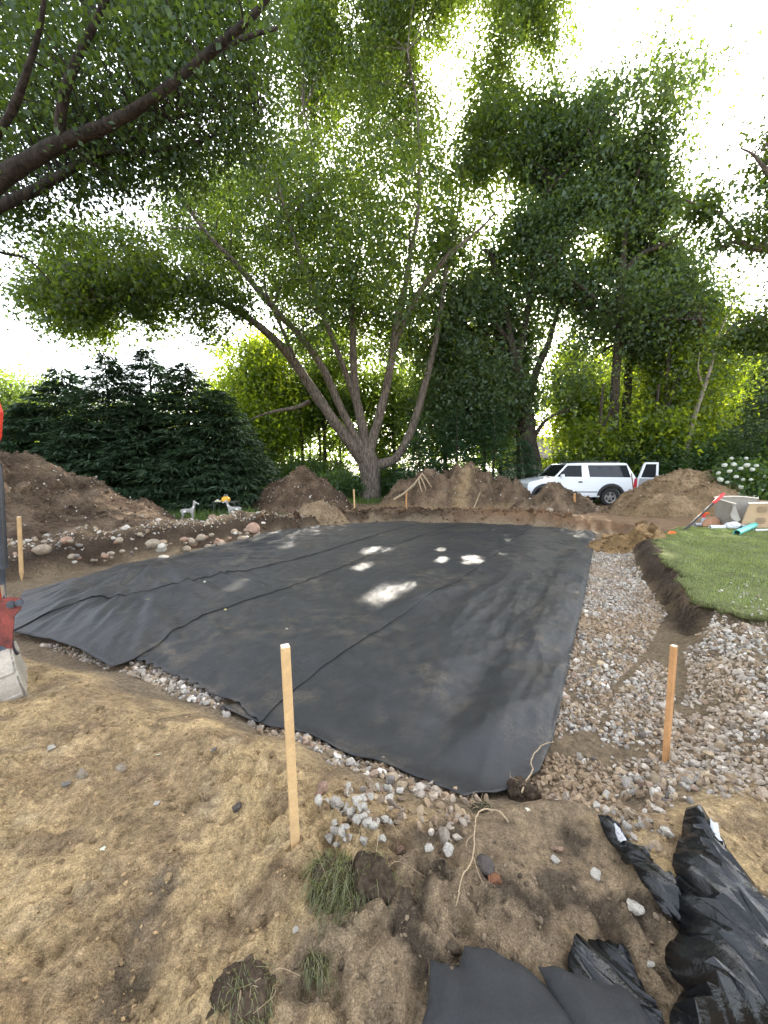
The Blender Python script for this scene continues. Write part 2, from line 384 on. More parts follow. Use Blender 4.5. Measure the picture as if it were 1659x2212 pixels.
c = mixc(c, (.062, .043, .029), bank * (1 - .75 * sstep(2.0, 4.5, xs) * sstep(9.5, 10.5, yy)))
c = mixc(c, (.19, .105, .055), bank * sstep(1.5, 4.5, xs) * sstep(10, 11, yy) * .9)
c = mixc(c, (.24, .18, .115), sstep(.08, .3, dp) )                                      # under the gravel
gv = sdist(NEARGRAV, xs, ys)
c = mixc(c, (.21, .155, .095), sstep(-.1, .15, gv + .12 * n1))
dm = sdist(MUD, xs, ys) + .10 * n1 + .05 * n2
c = mixc(c, (.26, .19, .118), sstep(-.08, .06, dm) * (.97 + .15 * n2))
c = mixc(c, (.105, .078, .052), sstep(-.02, .1, dm) * sstep(-.05, .35, n2 + .5 * n1))
c = mixc(c, (.34, .25, .15), sstep(-.02, .1, dm) * sstep(.25, .6, fbm2(xs * 4 + 2, ys * 4, 3, 59)) * .8)
for q in (MUD2, MUD3):
    c = mixc(c, (.13, .105, .078), sstep(-.06, .10, sdist(q, xs, ys) + .07 * n1 + .11 * n2 - .03) * .8)
c = mixc(c, (.105, .078, .048), sstep(.55, .95, fbm2(xs * 3 + 9, ys * 3, 3, 57)) * (yy < 3.3) * .7)
dl = sdist(LAWN, xs, ys) + wob(xs, ys, 2.2, .11, 21) + wob(xs, ys, 7, .04, 22)
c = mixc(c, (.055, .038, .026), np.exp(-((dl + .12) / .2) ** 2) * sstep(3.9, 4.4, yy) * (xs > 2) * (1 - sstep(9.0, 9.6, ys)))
c = mixc(c, (.06, .085, .026), sstep(.03, .12, dl))
grassy = sstep(17.0, 18.5, yy + .03 * xs)
lf = sstep(11.0, 11.7, yy + .25 * n2) * sstep(-3.6, -4.4, xs - .25 * (ys - 12) + .3 * n1)
c = mixc(c, (.07, .10, .028), np.maximum(grassy, lf))
c = mixc(c, (.06, .06, .032), sstep(.1, .7, n3) * np.maximum(grassy, lf) * .6)
nx, ny = len(GXL), len(GYL)
i = np.arange(ny - 1)[:, None] * nx + np.arange(nx - 1)[None]
F = np.stack([i, i + 1, i + nx + 1, i + nx], -1).reshape(-1, 4)
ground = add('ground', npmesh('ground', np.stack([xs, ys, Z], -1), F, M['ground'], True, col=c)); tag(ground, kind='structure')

# ------------------------------------------------------------------ stones
def ico(sub):
    bm = bmesh.new(); bmesh.ops.create_icosphere(bm, subdivisions=sub, radius=1)
    V = np.array([v.co[:] for v in bm.verts]); F = np.array([[v.index for v in f.verts] for f in bm.faces]); bm.free(); return V, F
ICO1, ICO2, ICO3 = ico(1), ico(2), ico(3)
def rock_shape(base, r, planes=7, asp=(1, .75, .55), dmin=.5, dmax=.85):
    V = base[0].copy() * (1 + .0 * base[0][:, :1])
    for _ in range(planes):
        n = r.normal(size=3); n /= np.linalg.norm(n); d = r.uniform(dmin, dmax)
        V -= np.clip(V @ n - d, 0, None)[:, None] * n
    V += r.normal(size=V.shape) * .02
    return V * (np.array(asp) * r.uniform(.8, 1.2, 3)), base[1]
def rotmats(n, r, tilt=None):
    q = r.normal(size=(n, 4)); q /= np.linalg.norm(q, axis=1)[:, None]; w_, x, y, z = q.T
    return np.stack([1 - 2 * (y * y + z * z), 2 * (x * y - z * w_), 2 * (x * z + y * w_), 2 * (x * y + z * w_), 1 - 2 * (x * x + z * z), 2 * (y * z - x * w_),
                     2 * (x * z - y * w_), 2 * (y * z + x * w_), 1 - 2 * (x * x + y * y)], -1).reshape(n, 3, 3)
def scatter_stones(pos, size, cols, base, r, shapes=24, **kw):
    lib = [rock_shape(base, r, **kw) for _ in range(shapes)]
    k = r.integers(0, shapes, len(pos)); Vs, Fs, Cs = [], [], []; off = 0; R = rotmats(len(pos), r)
    for s in range(shapes):
        m = np.nonzero(k == s)[0]
        if not len(m): continue
        V, Fb = lib[s]
        W = np.einsum('nij,vj->nvi', R[m], V) * size[m][:, None, None] + pos[m][:, None]
        Vs.append(W.reshape(-1, 3)); Cs.append(np.repeat(cols[m], len(V), 0))
        Fs.append((Fb[None] + (np.arange(len(m)) * len(V))[:, None, None] + off).reshape(-1, 3)); off += len(m) * len(V)
    return np.concatenate(Vs), np.concatenate(Fs), np.concatenate(Cs)
def stone_cols(n, r, white=.5, brown=.3):
    pal = np.array([(.50, .45, .38), (.40, .36, .305), (.31, .275, .23), (.34, .26, .17), (.25, .18, .115), (.30, .21, .15), (.17, .15, .13)])
    p = np.array([white * .5, white * .5, .18, brown * .5, brown * .5, brown * .18, .07]); p /= p.sum()
    return pal[r.choice(len(pal), n, p=p)] * r.uniform(.8, 1.15, (n, 1))
def inpoly(poly, n, r):
    lo, hi = poly.min(0), poly.max(0); out = np.zeros((0, 2))
    while len(out) < n:
        q = r.uniform(lo, hi, (n * 2, 2)); out = np.vstack([out, q[sdist(poly, q[:, 0], q[:, 1]) > 0]])
    return out[:n]
def area(p):
    x, y = p.T; return abs(np.sum(x * np.roll(y, -1) - y * np.roll(x, -1))) / 2
GR = [  # gravel beds: outline on the photograph's ground, stones per square metre, size, whiteness, brownness
    (Gs([(1275, 1185), (1300, 1180), (1362, 1188), (1372, 1232), (1405, 1280), (1440, 1325), (1300, 1330), (1220, 1330), (1240, 1250)], -.25), 2430, 0.0208, 0.64, .25),
    (Gs([(1225, 1320), (1440, 1320), (1400, 1400), (1330, 1470), (1290, 1570), (1180, 1600), (1150, 1500)], -.23), 2430, 0.0192, 0.32, .55),
    (Gs([(1400, 1400), (1330, 1470), (1290, 1570), (1350, 1680), (1450, 1640), (1470, 1520), (1440, 1420)], -.13), 2187, 0.0192, 0.53, .3),
    (Gs([(1270, 1580), (1170, 1600), (1120, 1690), (1220, 1720), (1420, 1700), (1350, 1660)], -.13), 2430, 0.0192, 0.09, .85),
    (Gs([(1445, 1530), (1490, 1450), (1482, 1380), (1550, 1330), (1640, 1400), (1700, 1460), (1800, 1600), (1700, 1690), (1480, 1680), (1430, 1640)], -.03), 2187, 0.0200, 0.64, .2),
    (Gs([(1420, 1640), (1700, 1660), (1740, 1740), (1600, 1720), (1480, 1720), (1400, 1720)], -.03), 1296, 0.0208, 0.30, .7),
    (Gs([(1550, 1330), (1600, 1318), (1720, 1330), (1760, 1420), (1690, 1400), (1610, 1360)], .06), 1053, 0.0176, 0.81, .1),
    (Gs([(85, 1383), (160, 1388), (245, 1425), (300, 1415), (440, 1470), (500, 1500), (490, 1545), (440, 1522), (330, 1478), (240, 1440), (150, 1405)], -.2), 1782, 0.0216, 0.72, .2),
    (Gs([(530, 1550), (640, 1570), (850, 1650), (1010, 1730), (1060, 1725), (1010, 1765), (900, 1760), (820, 1720), (740, 1690), (640, 1620), (570, 1590)], -.2), 2025, 0.0208, 0.38, .5),
    (Gs([(780, 1700), (900, 1740), (1010, 1760), (1010, 1850), (930, 1850), (860, 1800), (780, 1780)], -.1), 680, 0.0208, 0.17, .7),
    (Gs([(1180, 1690), (1450, 1720), (1480, 1800), (1400, 1880), (1330, 1780), (1220, 1740)], -.05), 615, 0.0192, 0.38, .55),
]
Vn, Fn, Cn, off = [], [], [], 0
STONE_PTS = []
for poly, dens, sz, wh, br in GR:
    n = int(area(poly) * dens); q = inpoly(poly, n, rng)
    nz = fbm2(q[:, 0] * 2.3, q[:, 1] * 2.3, 3, 61)
    keep = rng.random(n) < np.clip(1.05 - 1.6 * np.clip(nz - .18, 0, 1), 0, 1); q = q[keep]; n = len(q)
    s = sz * np.exp(rng.normal(0, .32, n))
    z = hfun(q[:, 0], q[:, 1]) + s * rng.uniform(-.3, .5, n)
    col = stone_cols(n, rng, wh * .8, br) * np.exp(rng.normal(-.06, .2, (n, 1)))
    dirt = np.clip(.40 + 1.2 * fbm2(q[:, 0] * 1.7, q[:, 1] * 1.7, 3, 62), 0, .85)[:, None] * (1 - wh * .55)
    col = col * (1 - dirt) + np.array([.30, .21, .125]) * dirt
    d = np.hypot(q[:, 0], q[:, 1])
    for m, base in ((d < 2.25, ICO2), (d >= 2.25, ICO1)):
        if m.sum() < 30: continue
        V, Fx, Cx = scatter_stones(np.column_stack([q[m], z[m]]), s[m] * 1.15, col[m], base, rng, 20, planes=9, dmin=.45, dmax=.78)
        Vn.append(V); Fn.append(Fx + off); Cn.append(Cx); off += len(V)
gravel = add('gravel', npmesh('gravel', np.concatenate(Vn), np.concatenate(Fn), M['stone'], False, col=np.concatenate(Cn)))
tag(gravel, 'crushed stone gravel spread around the black cloth', 'gravel', kind='stuff')

# crumbs of earth and grit over the open soil
n = 7000
q = np.column_stack([rng.uniform(-3.4, 2.6, n), .85 + 3.6 * rng.random(n) ** 1.6])
q = q[(sdist(PIT, q[:, 0], q[:, 1]) < .12)]
n = len(q); s = np.minimum(.0038 * np.exp(rng.normal(0, .65, n)) * (1 + .25 * q[:, 1]), .014)
inm = sdist(MUD, q[:, 0], q[:, 1]) > 0
col = np.where(inm[:, None], np.array([.19, .14, .09]), np.array([.33, .225, .115])) * rng.uniform(.6, 1.2, (n, 1))
V, Fx, Cx = scatter_stones(np.column_stack([q, hfun(q[:, 0], q[:, 1]) + s * .3]), s, col, ICO1, rng, 10)
tag(add('soil_crumbs', npmesh('soil_crumbs', V, Fx, M['stone'], False, col=Cx)), 'loose crumbs of sand and soil on the bare ground', 'soil crumbs', kind='stuff')

# half buried lumps of trampled sand and mud
n = 2000
q = np.column_stack([rng.uniform(-3.2, 2.5, n), .85 + 2.6 * rng.random(n) ** 1.5])
q = q[(sdist(PIT, q[:, 0], q[:, 1]) < .05) & (rng.random(n) < sstep(-.3, .5, fbm2(q[:, 0] * 1.6, q[:, 1] * 1.6, 3, 64)))]; n = len(q)
s = .012 * np.exp(rng.normal(0, .45, n)) * (1 + .2 * q[:, 1]); inm = sdist(MUD, q[:, 0], q[:, 1]) > 0
col = np.where(inm[:, None], np.array([.21, .155, .10]), np.array([.42, .295, .16])) * rng.uniform(.7, 1.1, (n, 1))
V, Fx, Cx = scatter_stones(np.column_stack([q, hfun(q[:, 0], q[:, 1]) - s * .1]), s, col, ICO1, rng, 16, planes=1, dmin=.8, dmax=.95, asp=(1, .85, .6))
V = V + .004 * (vnoise3(V / .006, 3)[:, None] - .5)
tag(add('sand_clods', npmesh('sand_clods', V, Fx, M['ground'], True, col=Cx)), 'half buried clods of trampled sand and mud', 'soil clods', kind='stuff')
n = 1500
t = rng.random(n); px = np.interp(t, [0, 1], [-6.9, -2.6]) + rng.normal(0, .35, n); py = np.interp(px, [-6.9, -5.9, -5.0, -4.3, -3.6, -2.6], [7.1, 7.6, 8.6, 9.6, 10.6, 11.8]) + rng.normal(0, .5, n)
m_ = sdist(PIT, px, py) < -.03; px, py = px[m_], py[m_]; n = len(px)
s = .020 * np.exp(rng.normal(0, .5, n)); col = stone_cols(n, rng, .55, .5)
V, Fx, Cx = scatter_stones(np.column_stack([px, py, hfun(px, py) + s * .2]), s, col, ICO1, rng, 10)
tag(add('bank_pebbles', npmesh('bank_pebbles', V, Fx, M['stone'], False, col=Cx)), 'pebbles strewn over the rocky soil bank', 'pebbles', kind='stuff')

# single stones
LIB = {}
def stone_lib(key, base, k, smooth, **kw):
    out = []
    for _ in range(k):
        V, Fq = rock_shape(base, rng, **kw); out.append((V, Fq, smooth))
    LIB[key] = out
stone_lib('round', ICO3, 6, True, planes=4, asp=(1, .8, .62), dmin=.8, dmax=.95)
stone_lib('sharp', ICO3, 12, False, planes=13, asp=(1, .75, .6), dmin=.42, dmax=.78)
_mesh = {}
def stone(u, v, px, kind='round', m='cobble', label=None, cat='stone', group=None, name='rock', sink=.25, at=None):
    p = at if at is not None else P(u, v)
    d = (p - Vector((0, 0, CAM_H))).length
    r = px * d / FPX / 2 * (1.3 if kind == 'round' and v < 1300 else .98)
    k = int(rng.integers(0, len(LIB[kind])))
    key = (kind, k, m)
    if key not in _mesh: _mesh[key] = npmesh('stone', LIB[kind][k][0], LIB[kind][k][1], M[m], LIB[kind][k][2])
    o = add(name, _mesh[key], None, (p.x, p.y, p.z + r * (.6 - sink * .9)), (rng.uniform(-.3, .3), rng.uniform(-.3, .3), rng.uniform(0, 6.28)), r * rng.uniform(.92, 1.08))
    return tag(o, label, cat, group)
gb = 'stones of the rocky bank beyond the cloth'
for u, v, px, m, lab in [
    (93, 1196, 26, 'cobble', 'biggest smooth oval boulder just past the thin stake of the rocky bank'),
    (163, 1199, 24, 'cobble', 'flat topped tan boulder at the foot of the dark earth heap'),
    (119, 1199, 15, 'cobble_grey', 'small grey stone tucked beside the biggest oval boulder'),
    (196, 1176, 22, 'cobble', 'blocky pale boulder in the middle of the rocky bank'),
    (145, 1172, 16, 'cobble_pink', 'pinkish stone lying alone below the dark earth slope'),
    (218, 1155, 22, 'cobble', 'smooth tan boulder sitting highest on the dark slope above the rocks'),
    (498, 1134, 29, 'cobble', 'large pale boulder on top of the rock ridge near the deer figures'),
    (547, 1148, 24, 'cobble_pink', 'square pinkish block standing at the end of the rock ridge'),
    (556, 1163, 14, 'cobble', 'small block lying below the square pinkish block'),
    (448, 1160, 18, 'cobble', 'flat stone leaning on the rock ridge below the large pale boulder'),
    (403, 1190, 15, 'cobble', 'round stone low on the ridge close to the cloth edge'),
    (412, 1174, 16, 'cobble', 'light tan stone above the round stone low on the ridge'),
    (330, 1180, 20, 'cobble', 'tilted tan slab stone in the sandy lump of the ridge'),
    (355, 1211, 18, 'limestone', 'white flat stone at the very edge of the black cloth'),
    (102, 1136, 20, 'cobble_grey', 'brown grey stone half buried high in the dark heap beside another'),
    (97, 1126, 15, 'cobble_grey', 'flat grey stone half buried just above another in the dark heap'),
    (60, 1214, 16, 'cobble', 'pale stone behind the foot of the thin bank stake'),
    (15, 1113, 14, 'cobble_grey', 'lone grey stone near the crest of the dark heap by the digger'),
    (590, 1132, 9, 'cobble', 'tiny pale stone on bare soil by the small sand heap'),
    (640, 1165, 12, 'cobble_pink', 'broken pinkish stone on the soil bank behind the cloth'),
    (938, 1096, 12, 'cobble', 'pale stone beside the root of the big maple'),
    (1186, 1107, 14, 'cobble', 'blocky pale stone low on the wide dark heap'),
    (1000, 1107, 10, 'cobble', 'small tan stone below the wide dark heap'),
]:
    stone(u, v, px, 'round', m, lab, group=gb)
for k in range(150):
    t = rng.random(); u = 60 + 500 * t + rng.normal(0, 12)
    v = np.interp(u, [60, 200, 300, 400, 500, 560], [1195, 1190, 1178, 1172, 1155, 1155]) + rng.normal(0, 13)
    m = ['cobble', 'cobble', 'cobble_pink', 'cobble_grey', 'limestone'][int(rng.integers(0, 5))]
    stone(u, v, float(np.clip(rng.lognormal(1.95, .42), 4, 17)), 'round', m, 'rounded field stone scattered among others on the rocky bank beyond the cloth', group='small field stones of the rocky bank', name='field_stone')
ww = 'white limestone pieces heaped by the nearest stake'
for k in range(28):
    u = rng.uniform(255, 565); v = np.interp(u, [250, 300, 400, 500, 565], [1178, 1170, 1165, 1148, 1150]) + rng.normal(0, 11)
    m = ['cobble', 'cobble', 'cobble', 'cobble_pink', 'limestone_tan'][int(rng.integers(0, 5))]
    stone(u, v, float(rng.uniform(8, 15)), 'round', m, 'fist sized tan boulder crowded on the pale sandy ridge by the cloth', group='boulders crowded on the sandy ridge', name='boulder', sink=.1)
for k in range(60):
    a = rng.random(); u = 770 + 62 * rng.normal() * .8 + 10; v = 1755 + 36 * rng.normal()
    u = np.clip(u, 690, 865); v = np.clip(v, 1700 + max(0, (u - 800) * .2), 1828)
    stone(u, v, float(rng.uniform(15, 27)), 'sharp', ['limestone', 'limestone', 'limestone_tan'][int(rng.integers(0, 3))] if k % 4 else 'limestone',
          'chunk of crushed limestone in the little heap beside the nearest tall stake', group=ww, name='limestone_chunk', sink=.2)
for u, v, px, kind, m, lab in [
    (1048, 1874, 34, 'round', 'cobble_dark', 'dark round cobble pressed into the mud beside the long bare root'),
    (1070, 1906, 32, 'sharp', 'redstone', 'rusty red angular stone in the mud below the dark round cobble'),
    (1373, 1969, 32, 'sharp', 'limestone', 'white stone lying alone on mud near the crumpled black plastic'),
    (1289, 1894, 20, 'sharp', 'limestone', 'small upright white chip in the mud between the root and the plastic'),
    (1442, 1802, 28, 'sharp', 'limestone', 'white chunk on sand between the two arms of black plastic'),
    (1357, 1789, 20, 'sharp', 'limestone', 'grey white chip above the label end of the plastic strip'),
    (1203, 1838, 26, 'sharp', 'cobble_pink', 'pinkish stone standing in the mud next to white splinters'),
    (1199, 1862, 18, 'sharp', 'limestone', 'pale splinter leaning on the pinkish stone in the mud'),
    (1309, 1722, 24, 'sharp', 'limestone', 'white chip on the brown soil above the plastic strip'),
    (1340, 1762, 20, 'sharp', 'limestone_tan', 'tan chip just past the top end of the plastic strip'),
    (1290, 1746, 22, 'sharp', 'limestone', 'pale upright chip on the soil ridge past the cloth corner'),
    (1410, 1753, 22, 'sharp', 'limestone', 'white chip on the sand ridge below the short tan stake'),
    (928, 1836, 22, 'sharp', 'limestone', 'white pointed stone on the mud above the grass clod'),
    (966, 1842, 26, 'sharp', 'limestone', 'white egg shaped stone on the mud near the bare root'),
    (862, 1838, 20, 'sharp', 'cobble_pink', 'tan brick like stone below the limestone heap'),
    (697, 1712, 38, 'sharp', 'cobble_pink', 'pink brown lump of rock at the upper end of the limestone heap'),
    (510, 1750, 24, 'sharp', 'cobble_dark', 'dark angular stone lying by a hollow in the sand'),
    (462, 1621, 14, 'sharp', 'cobble_grey', 'small dark stone on the sand below the cloth'),
    (145, 1697, 22, 'sharp', 'cobble_grey', 'grey slate like stone on the open sand'),
    (177, 1676, 24, 'sharp', 'cobble', 'thin tan stone slab tilted in the sand beside grey slate'),
    (111, 1617, 15, 'sharp', 'limestone', 'white fleck of stone on sand closest to the bucket'),
    (340, 1738, 16, 'sharp', 'limestone', 'small white stone in the middle of the open sand'),
    (262, 1662, 16, 'round', 'cobble', 'round tan pebble on the sand below the gravel strip'),
    (640, 2010, 13, 'sharp', 'limestone', 'tiny white chip on the sand by the big grass clod'),
    (1166, 1990, 12, 'sharp', 'limestone_tan', 'little tan chip in the wet track prints'),
    (1405, 2085, 14, 'sharp', 'limestone', 'small white chip between the two plastic sheets'),
]:
    stone(u, v, px, kind, m, lab, group='single stones on the open ground', name='rock', sink=.35)
# ------------------------------------------------------------------ the black ground cloth: four overlapping sheets
def cloth_mat(name, c0, rough, bumps, scale_low):
    m = mat(name, c0, rough, spec=.42, noise=[(1.1, .8, 1.25, 3), (40, .85, 1.15)], bump=bumps)
    # dried mud smeared over the weave
    N = m.node_tree.nodes; L = m.node_tree.links; b = N['Principled BSDF']; src = b.inputs['Base Color'].links[0].from_socket; tc = next(q for q in N if q.type == 'TEX_COORD')
    fac = None
    for sc_, lo, hi in ((.9, .44, .68), (7, .44, .68), (60, .36, .60)):
        t = N.new('ShaderNodeTexNoise'); t.inputs['Scale'].default_value = sc_; t.inputs['Detail'].default_value = 4; L.new(tc.outputs['Object'], t.inputs['Vector'])
        r = N.new('ShaderNodeMapRange'); r.inputs['From Min'].default_value = lo; r.inputs['From Max'].default_value = hi; L.new(t.outputs[0], r.inputs['Value'])
        if fac is None: fac = r.outputs[0]
        else:
            q = N.new('ShaderNodeMath'); q.operation = 'MULTIPLY'; L.new(fac, q.inputs[0]); L.new(r.outputs[0], q.inputs[1]); fac = q.outputs[0]
    x = N.new('ShaderNodeMix'); x.data_type = 'RGBA'; x.inputs['B'].default_value = (.14, .11, .075, 1); L.new(fac, x.inputs['Factor']); L.new(src, x.inputs['A']); L.new(x.outputs['Result'], b.inputs['Base Color'])
    return m
M['cloth'] = cloth_mat('woven_ground_cloth', (.0205, .0207, .0208), .56, [(2.2, .03), (14, .004), (420, .0006)], 1)
M['felt'] = mat('grey_felt_cloth', (.027, .027, .027), .85, spec=.25, noise=[(3, .8, 1.2), (200, .8, 1.2)], bump=[(9, .012), (300, .001)])
def resamp(p, n):
    p = spline(p, 5) if len(p) > 2 else np.asarray(p, float)
    d = np.concatenate([[0], np.cumsum(np.linalg.norm(np.diff(p, axis=0), axis=1))]); t = np.linspace(0, d[-1], n)
    return np.column_stack([np.interp(t, d, p[:, 0]), np.interp(t, d, p[:, 1])])
def lin(p, n):
    d = np.concatenate([[0], np.cumsum(np.linalg.norm(np.diff(p, axis=0), axis=1))]); t = np.linspace(0, d[-1], n)
    return np.column_stack([np.interp(t, d, p[:, 0]), np.interp(t, d, p[:, 1])])
def ridged(x, y, seed, o=3):
    s = 0; a = 1
    for i in range(o):
        s = s + a * (1 - 2 * np.abs(noise2(x * 2 ** i, y * 2 ** i, seed + i))); a *= .5
    return s
def cloth_height(x, y):
    # taut folds pulled down to the far left corner, soft waves elsewhere
    lw = sstep(-1.3, -2.9, x)
    ang = np.arctan2(y - 7.6, x + 4.6); r = np.hypot(x + 4.6, y - 7.6)
    f = lw * (.050 * ridged(ang * 5.0, r * .30, 71, 3) + .022 * ridged(ang * 15, r * .7, 73, 2)) * sstep(.1, 1.0, r) * np.clip(r / 2, .3, 1.2)
    rw = sstep(-.4, 1.0, x) * (1 - sstep(5.0, 7.5, y))
    a = x * .52 + y * .85; b = x * .85 - y * .52
    f = f + rw * (.060 * ridged(b * 1.3, a * .45, 75, 2) + .009 * ridged(b * 5, a * 1.8, 76, 2))
    fw = sstep(1.6, 3.2, x) * sstep(5.2, 6.5, y)
    f = f + fw * (.024 * ridged(x * 1.3 + .6 * noise2(x, y, 5), y * .9, 77, 2) + .005 * noise2(x * 6, y * 5, 78))
    er = segdist([(6.0, 11.3), (3.2, 6.5), (1.75, 4.0), (.72, 2.35)], x, y)
    f = f + .055 * np.exp(-(er / .16) ** 2) * (.6 + .5 * noise2(x * 1.3, y * 1.3, 84)) - .03 * np.exp(-((er - .38) / .2) ** 2)
    f = f + .012 * noise2(x * .9, y * .9, 79) + .006 * noise2(x * 4.3 + y * 2, y * 2.1, 80) + .010 * ridged(x * 1.8 - y, y * 1.8 + x, 82, 2) + .0035 * ridged(x * 5.5 + y, y * 3.2 - x, 85, 2)
    return f
def coons(Lf, Rt, Nr, Fr, ns, nt_):
    Lf, Rt = resamp(Lf, ns), resamp(Rt, ns); Nr, Fr = lin(Nr, nt_), lin(Fr, nt_)
    s = np.linspace(0, 1, ns)[:, None, None]; t = np.linspace(0, 1, nt_)[None, :, None]
    S = (1 - t) * Lf[:, None] + t * Rt[:, None] + (1 - s) * Nr[None] + s * Fr[None]
    return S - ((1 - s) * (1 - t) * Lf[0] + (1 - s) * t * Rt[0] + s * (1 - t) * Lf[-1] + s * t * Rt[-1])
CZ = -.185
def sheet(name, label, Lf, Rt, Nr, Fr, layer, ns=220, nt_=110, curl_r=0, ragged=0):
    S = coons(Gs(Lf, CZ), Gs(Rt, CZ), Gs(Nr, CZ), Gs(Fr, CZ), ns, nt_)
    x, y = S[..., 0], S[..., 1]
    g = hfun(x.ravel(), y.ravel()).reshape(x.shape)
    t = np.linspace(0, 1, nt_)[None]; s = np.linspace(0, 1, ns)[:, None]
    e = sstep(0, .07, s) * (np.ones_like(t) if layer else sstep(0, .10, 1 - t)); e = .25 + .75 * e
    z = np.maximum(g + .022, CZ - .035) + cloth_height(x, y) * e + .012 + layer * .009
    if curl_r:
        wv = .5 + .5 * noise2(np.linspace(0, 26, ns), np.zeros(ns), 81 + layer)[:, None]
        z = z + .009 * wv * np.clip((t - .94) / .06, 0, 1) ** 2
    if ragged:
        rg = ragged * np.abs(noise2(t * 14, t * 0, 83 + layer)) * np.clip(1 - s * ns / 12, 0, 1)
        y = y + rg * 1.0; z = z + rg * .25
    V = np.stack([x, y, z], -1).reshape(-1, 3)
    i = np.arange(ns - 1)[:, None] * nt_ + np.arange(nt_ - 1)[None]
    F = np.stack([i, i + 1, i + nt_ + 1, i + nt_], -1).reshape(-1, 4)
    o = add(name, npmesh(name, V, F, M['cloth'], True)); md = o.modifiers.new('thickness', 'SOLIDIFY'); md.thickness = .006; md.offset = 0
    return tag(o, label, 'ground cloth', 'overlapping sheets of black ground cloth')
sA = [(22, 1371), (110, 1336), (210, 1305), (430, 1262), (640, 1210), (820, 1155), (905, 1129)]
sB = [(287, 1427), (420, 1345), (510, 1310), (700, 1240), (900, 1160), (1003, 1130)]
sC = [(560, 1562), (620, 1500), (745, 1405), (900, 1310), (1040, 1220), (1152, 1136)]
def shifted(p, k): return [(u - k * (v - 1050) / 300, v - .2 * k * (v - 1050) / 300) for u, v in p]
sheet('ground_cloth', 'wrinkled black cloth sheet along the dark soil bank, farthest from the tall stake', [(50, 1278), (130, 1262), (210, 1245), (262, 1222), (305, 1214), (500, 1177), (700, 1139), (845, 1127), (890, 1127)], sA,
      [(50, 1278), (40, 1310), (22, 1371)], [(890, 1127), (897, 1127), (905, 1129)], 3, curl_r=1)
sheet('ground_cloth', 'black cloth sheet with pleated end beside the digger bucket, second from the soil bank', shifted(sA, 7), sB, [(15, 1366), (110, 1383), (170, 1404), (240, 1440), (287, 1427)], [(900, 1129), (1003, 1130)], 2, curl_r=1)
sheet('ground_cloth', 'middle black cloth sheet whose ragged end lies over the neighbouring cloth behind the tall stake', shifted(sB, 7), sC, [(282, 1420), (330, 1441), (380, 1460), (440, 1490), (505, 1512), (560, 1562)], [(1000, 1130), (1152, 1136)], 1, curl_r=1, ragged=.07)
sheet('ground_cloth', 'black cloth sheet along the gravel trench with the pointed corner by the soil clod', [(478, 1531), (600, 1470), (728, 1390), (885, 1300), (1030, 1212), (1140, 1137)], [(1195, 1592), (1236, 1400), (1262, 1290), (1275, 1220), (1287, 1150)],
      [(478, 1531), (640, 1582), (850, 1662), (940, 1718), (1000, 1750), (1100, 1700), (1165, 1660), (1195, 1592)], [(1140, 1137), (1220, 1140), (1287, 1150)], 0, ns=260, nt_=200)

